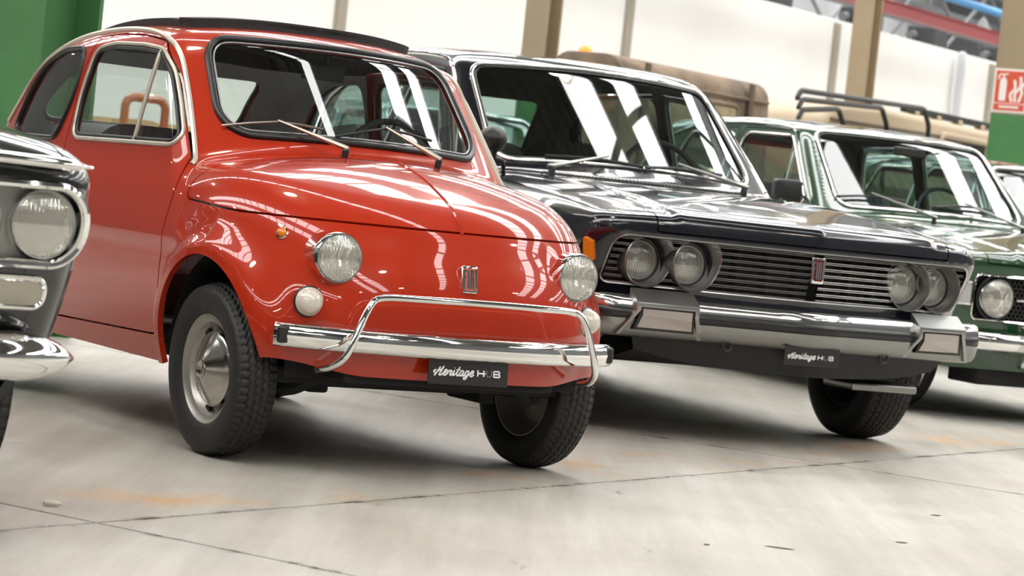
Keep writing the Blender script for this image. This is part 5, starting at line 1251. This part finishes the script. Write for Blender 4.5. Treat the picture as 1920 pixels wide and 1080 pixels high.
def hood_frame():
    e = empty('tubular_roof_frame', 'black tubular roof frame rising between the canvas top and the sand van', 'frame', H(18.62, 8.85), HROT)
    for nm, (a, b), y, z in (('upper_hoop', (-.58, 2.02), .0, 1.90), ('middle_hoop', (-.58, 1.10), -.02, 1.83), ('lower_hoop', (-.58, .25), -.03, 1.75)):
        p = round_poly([(a, z - .07), (a + .06, z), (b - .12, z + .06), (b + .02, z - .08), (b + .05, 1.2)], [.01, .05, .10, .10, .01], 5)
        MB().tube([(q[0], y, q[1]) for q in p[1:-1]] + [(b + .05, y, 1.25)], .022, 8).build(nm, BLACKP, e, smooth=True)
    MB().tube([(.2, -.02, 1.66), (2.02, .0, 1.70)], .018, 8).build('cross_tube', BLACKP, e, smooth=True)
    MB().tube([(1.12, -.02, 1.70), (1.16, -.02, 1.62)], .05, 8).build('clamp', BLACKP, e, smooth=True)
    MB().box((.75, 0, 1.20), (2.7, .06, .10)).build('side_rail', KHAKI, e)
    for x in (-.5, 2.0): MB().box((x, 0, .6), (.08, .08, 1.2)).build('post', KHAKI, e)
hood_frame()

# fire extinguisher sign on the column's face
def fire_sign():
    RD = principled('sign_red', (.62, .085, .045), .5); WH = principled('sign_white', (.80, .76, .72), .5)
    fx = -.36 / 2 - .004; c = np.array([fx, .03, 2.125])
    e = empty('fire_extinguisher_sign', 'red and white fire extinguisher sign on the beige column', 'sign', H(20.1, 7.82), HROT)
    W, Ht = .30, .36
    MB().box(c, (.004, W, Ht)).build('backing', WH, e); MB().box(c + [-.003, 0, .0], (.003, W - .035, Ht - .035)).build('red_field', RD, e)
    R = np.stack([np.array([0, -1.0, 0]), np.array([0, 0, 1.0]), np.array([-1.0, 0, 0])], 1); o = c + [-.0046, 0, 0]
    b = MB(); b.prism([tuple(q) for q in round_poly([(-.095, -.085), (-.035, -.085), (-.035, .075), (-.05, .105), (-.08, .105), (-.095, .075)], .012, 4)], 0, .001, (0, 1), 2); place(b, o, R).build('extinguisher_body', WH, e)
    b = MB(); ribbon(b, [(-.068, .10), (-.066, .125), (-.085, .135), (-.105, .12), (-.108, .09)], .012, .001); ribbon(b, [(-.07, .128), (-.03, .14)], .012, .001); place(b, o, R).build('extinguisher_hose', WH, e, fixn=False)
    for k, pts in enumerate(([(.02, -.09), (.005, -.03), (.04, .02), (.03, .09)], [(.05, -.09), (.045, -.02), (.085, .04), (.08, .12)], [(.08, -.09), (.10, -.02), (.095, .03), (.12, .07)])):
        b = MB(); ribbon(b, pts, .022, .001); place(b, o, R).build('flame', WH, e, fixn=False)
    MB().box(c + [-.0046, 0, -.105], (.001, W - .035, .006)).build('rule', WH, e)
    MB().box(c + [-.0052, .0, -.105 - .028], (.001, .17, .018)).build('caption_bar', WH, e)
fire_sign()

# steelwork above the wall: runway beam, pipe, trusses
tag(MB().box((34, 15.0, 4.02), (44, .10, .16)).box((34, 15.0, 4.10), (44, .16, .02)).box((34, 15.0, 3.94), (44, .16, .02)).build('runway_beam', principled('red_beam_paint', (.28, .06, .065), .5), rot=(0, 0, HROT)), 'long dark red steel runway beam above the white wall', 'beam')
tag(MB().tube([H(36, 17.5, 5.0), H(50, 17.5, 5.0)], .07, 10).build('blue_duct', principled('blue_duct_paint', (.10, .35, .70), .4), smooth=True), 'bright blue pipe high above the red beam', 'pipe')
for k, t in enumerate((18.8, 21.5)):
    z0, z1 = 4.7, 5.6
    e = empty('roof_truss', 'grey steel roof truss nearer the white wall' if k == 0 else 'grey steel roof truss further beyond the white wall', 'truss', H(0, t), HROT)
    for z, nm in ((z0, 'bottom_chord'), (z1, 'top_chord')): MB().box((34, 0, z), (44, .10, .10)).build(nm, STEEL, e)
    for i, s in enumerate(np.arange(12.5, 55.5, 1.4)): MB().bar((s, 0, z0 if i % 2 else z1), (s + 1.4, 0, z1 if i % 2 else z0), .05, .05).build('brace', STEEL, e)
DUCT = principled('grey_duct', (.20, .21, .22), .4, .3)
for i, s in enumerate((33.2, 36.4, 39.0, 42.2, 45.0, 47.4)):
    e = empty('ceiling_unit', ('dark grey ventilation unit above the white wall, %s from the left' % ['first', 'second', 'third', 'fourth', 'fifth', 'sixth'][i]), 'ventilation unit', H(s, 16.9, 4.0), HROT, 'ventilation units above the wall')
    MB().box((0, 0, .12), (.62, .5, .34)).build('casing', principled('dark_unit', (.05, .05, .055), .5), e, bevel=.05); MB().tube([(-.5, .1, .1), (.5, .1, .25)], .07, 8).build('duct', DUCT, e, smooth=True); MB().tube([(0, 0, .25), (0, 0, 3.4)], .02, 6).build('hanger', STEEL, e, smooth=True)

def orange_buggy():
    e = empty('open_buggy', 'small orange open-topped car with woven tan seats behind the red car', 'car', (-2.02, 15.7, 0), .5 - math.pi / 2)
    OR = principled('orange_paint', (.50, .14, .03), .3, 0, .8); WK = principled('woven_cane', (.42, .27, .12), .8, bump=(60, .6))
    MB().prism([tuple(q) for q in round_poly([(-1.1, .32), (1.1, .32), (1.1, .62), (.95, .74), (.30, .82), (.22, .58), (-.75, .58), (-.85, .74), (-1.05, .70)], [.1, .1, .08, .1, .05, .05, .05, .06, .1], 5)], -.55, .55, (0, 2), 1).build('body', OR, e, bevel=.05, seg=3, smooth='all')
    for x, y in ((-.05, -.26), (-.05, .26), (-.62, -.26), (-.62, .26)): ribbed_seat(e, 'cane_seat', (x, y, .48), .40, .40, .50, WK, .2, 7)
    wf = round_poly([(-.42, .70), (-.42, 1.21), (-.16, 1.21), (-.16, .70)], .06, 5); MB().tube([(-.15, q[0], q[1]) for q in wf], .028, 8).build('roll_hoop', OR, e, smooth=True)
    simple_wheels(e, (-.72, .72), (-.52, .52), .26, .13)
orange_buggy()

# crumbs on the floor
def crumb(x, y, lx, ly, lz, rz, mat, label, seed):
    rng = np.random.RandomState(seed); m = MB(); V, F = lathe_geo([(-.5, .0), (-.42, .28), (-.15, .48), (.2, .45), (.42, .25), (.5, .0)], 8)
    V = V * (1 + .18 * rng.rand(len(V), 1)); V = V * [lx, ly, lz]; m.add(V, F)
    o = m.build('floor_crumb', mat, smooth=True, loc=(x, y, lz * .46), rot=(0, 0, rz)); return tag(o, label, 'debris')
crumb(-1.042, 6.101, .040, .018, .016, .3, principled('pale_chip', (.60, .56, .48), .8), 'pale chip lying on the floor near the left tyre', 1)
DC = principled('dark_chip', (.20, .17, .13), .9)
for x, y, l, r, lab, sd in ((1.157, 7.134, .035, .2, 'dark flake on the pale floor, rightmost of three near the bottom edge', 2), (.775, 6.737, .075, -.25, 'long dark splinter on the pale floor near the bottom edge', 3), (.574, 6.647, .016, 0, 'tiny dark speck on the pale floor, leftmost of three near the bottom edge', 4), (1.384, 7.932, .03, .1, 'dark flake on the floor right of the black saloon wheel', 5)): crumb(x, y, l, .012, .004, r, DC, lab, sd)

# ================================================================== BUILD THE CARS
red_car()
black_saloon()
gs = green_saloon((2.527, 13.049), .432, 'bottle green saloon with one round headlamp showing, right of the black saloon')
copy_car(gs, (4.10, 16.35), .432, 'green car half hidden at the right edge behind the nearer green saloon')
copy_car(gs, (.0, 16.7), .43, 'pale blue car seen through the black saloon windows', {GREENC: principled('pale_blue_paint', (.30, .42, .45), .25, 0, 1.0)})
corner_car()
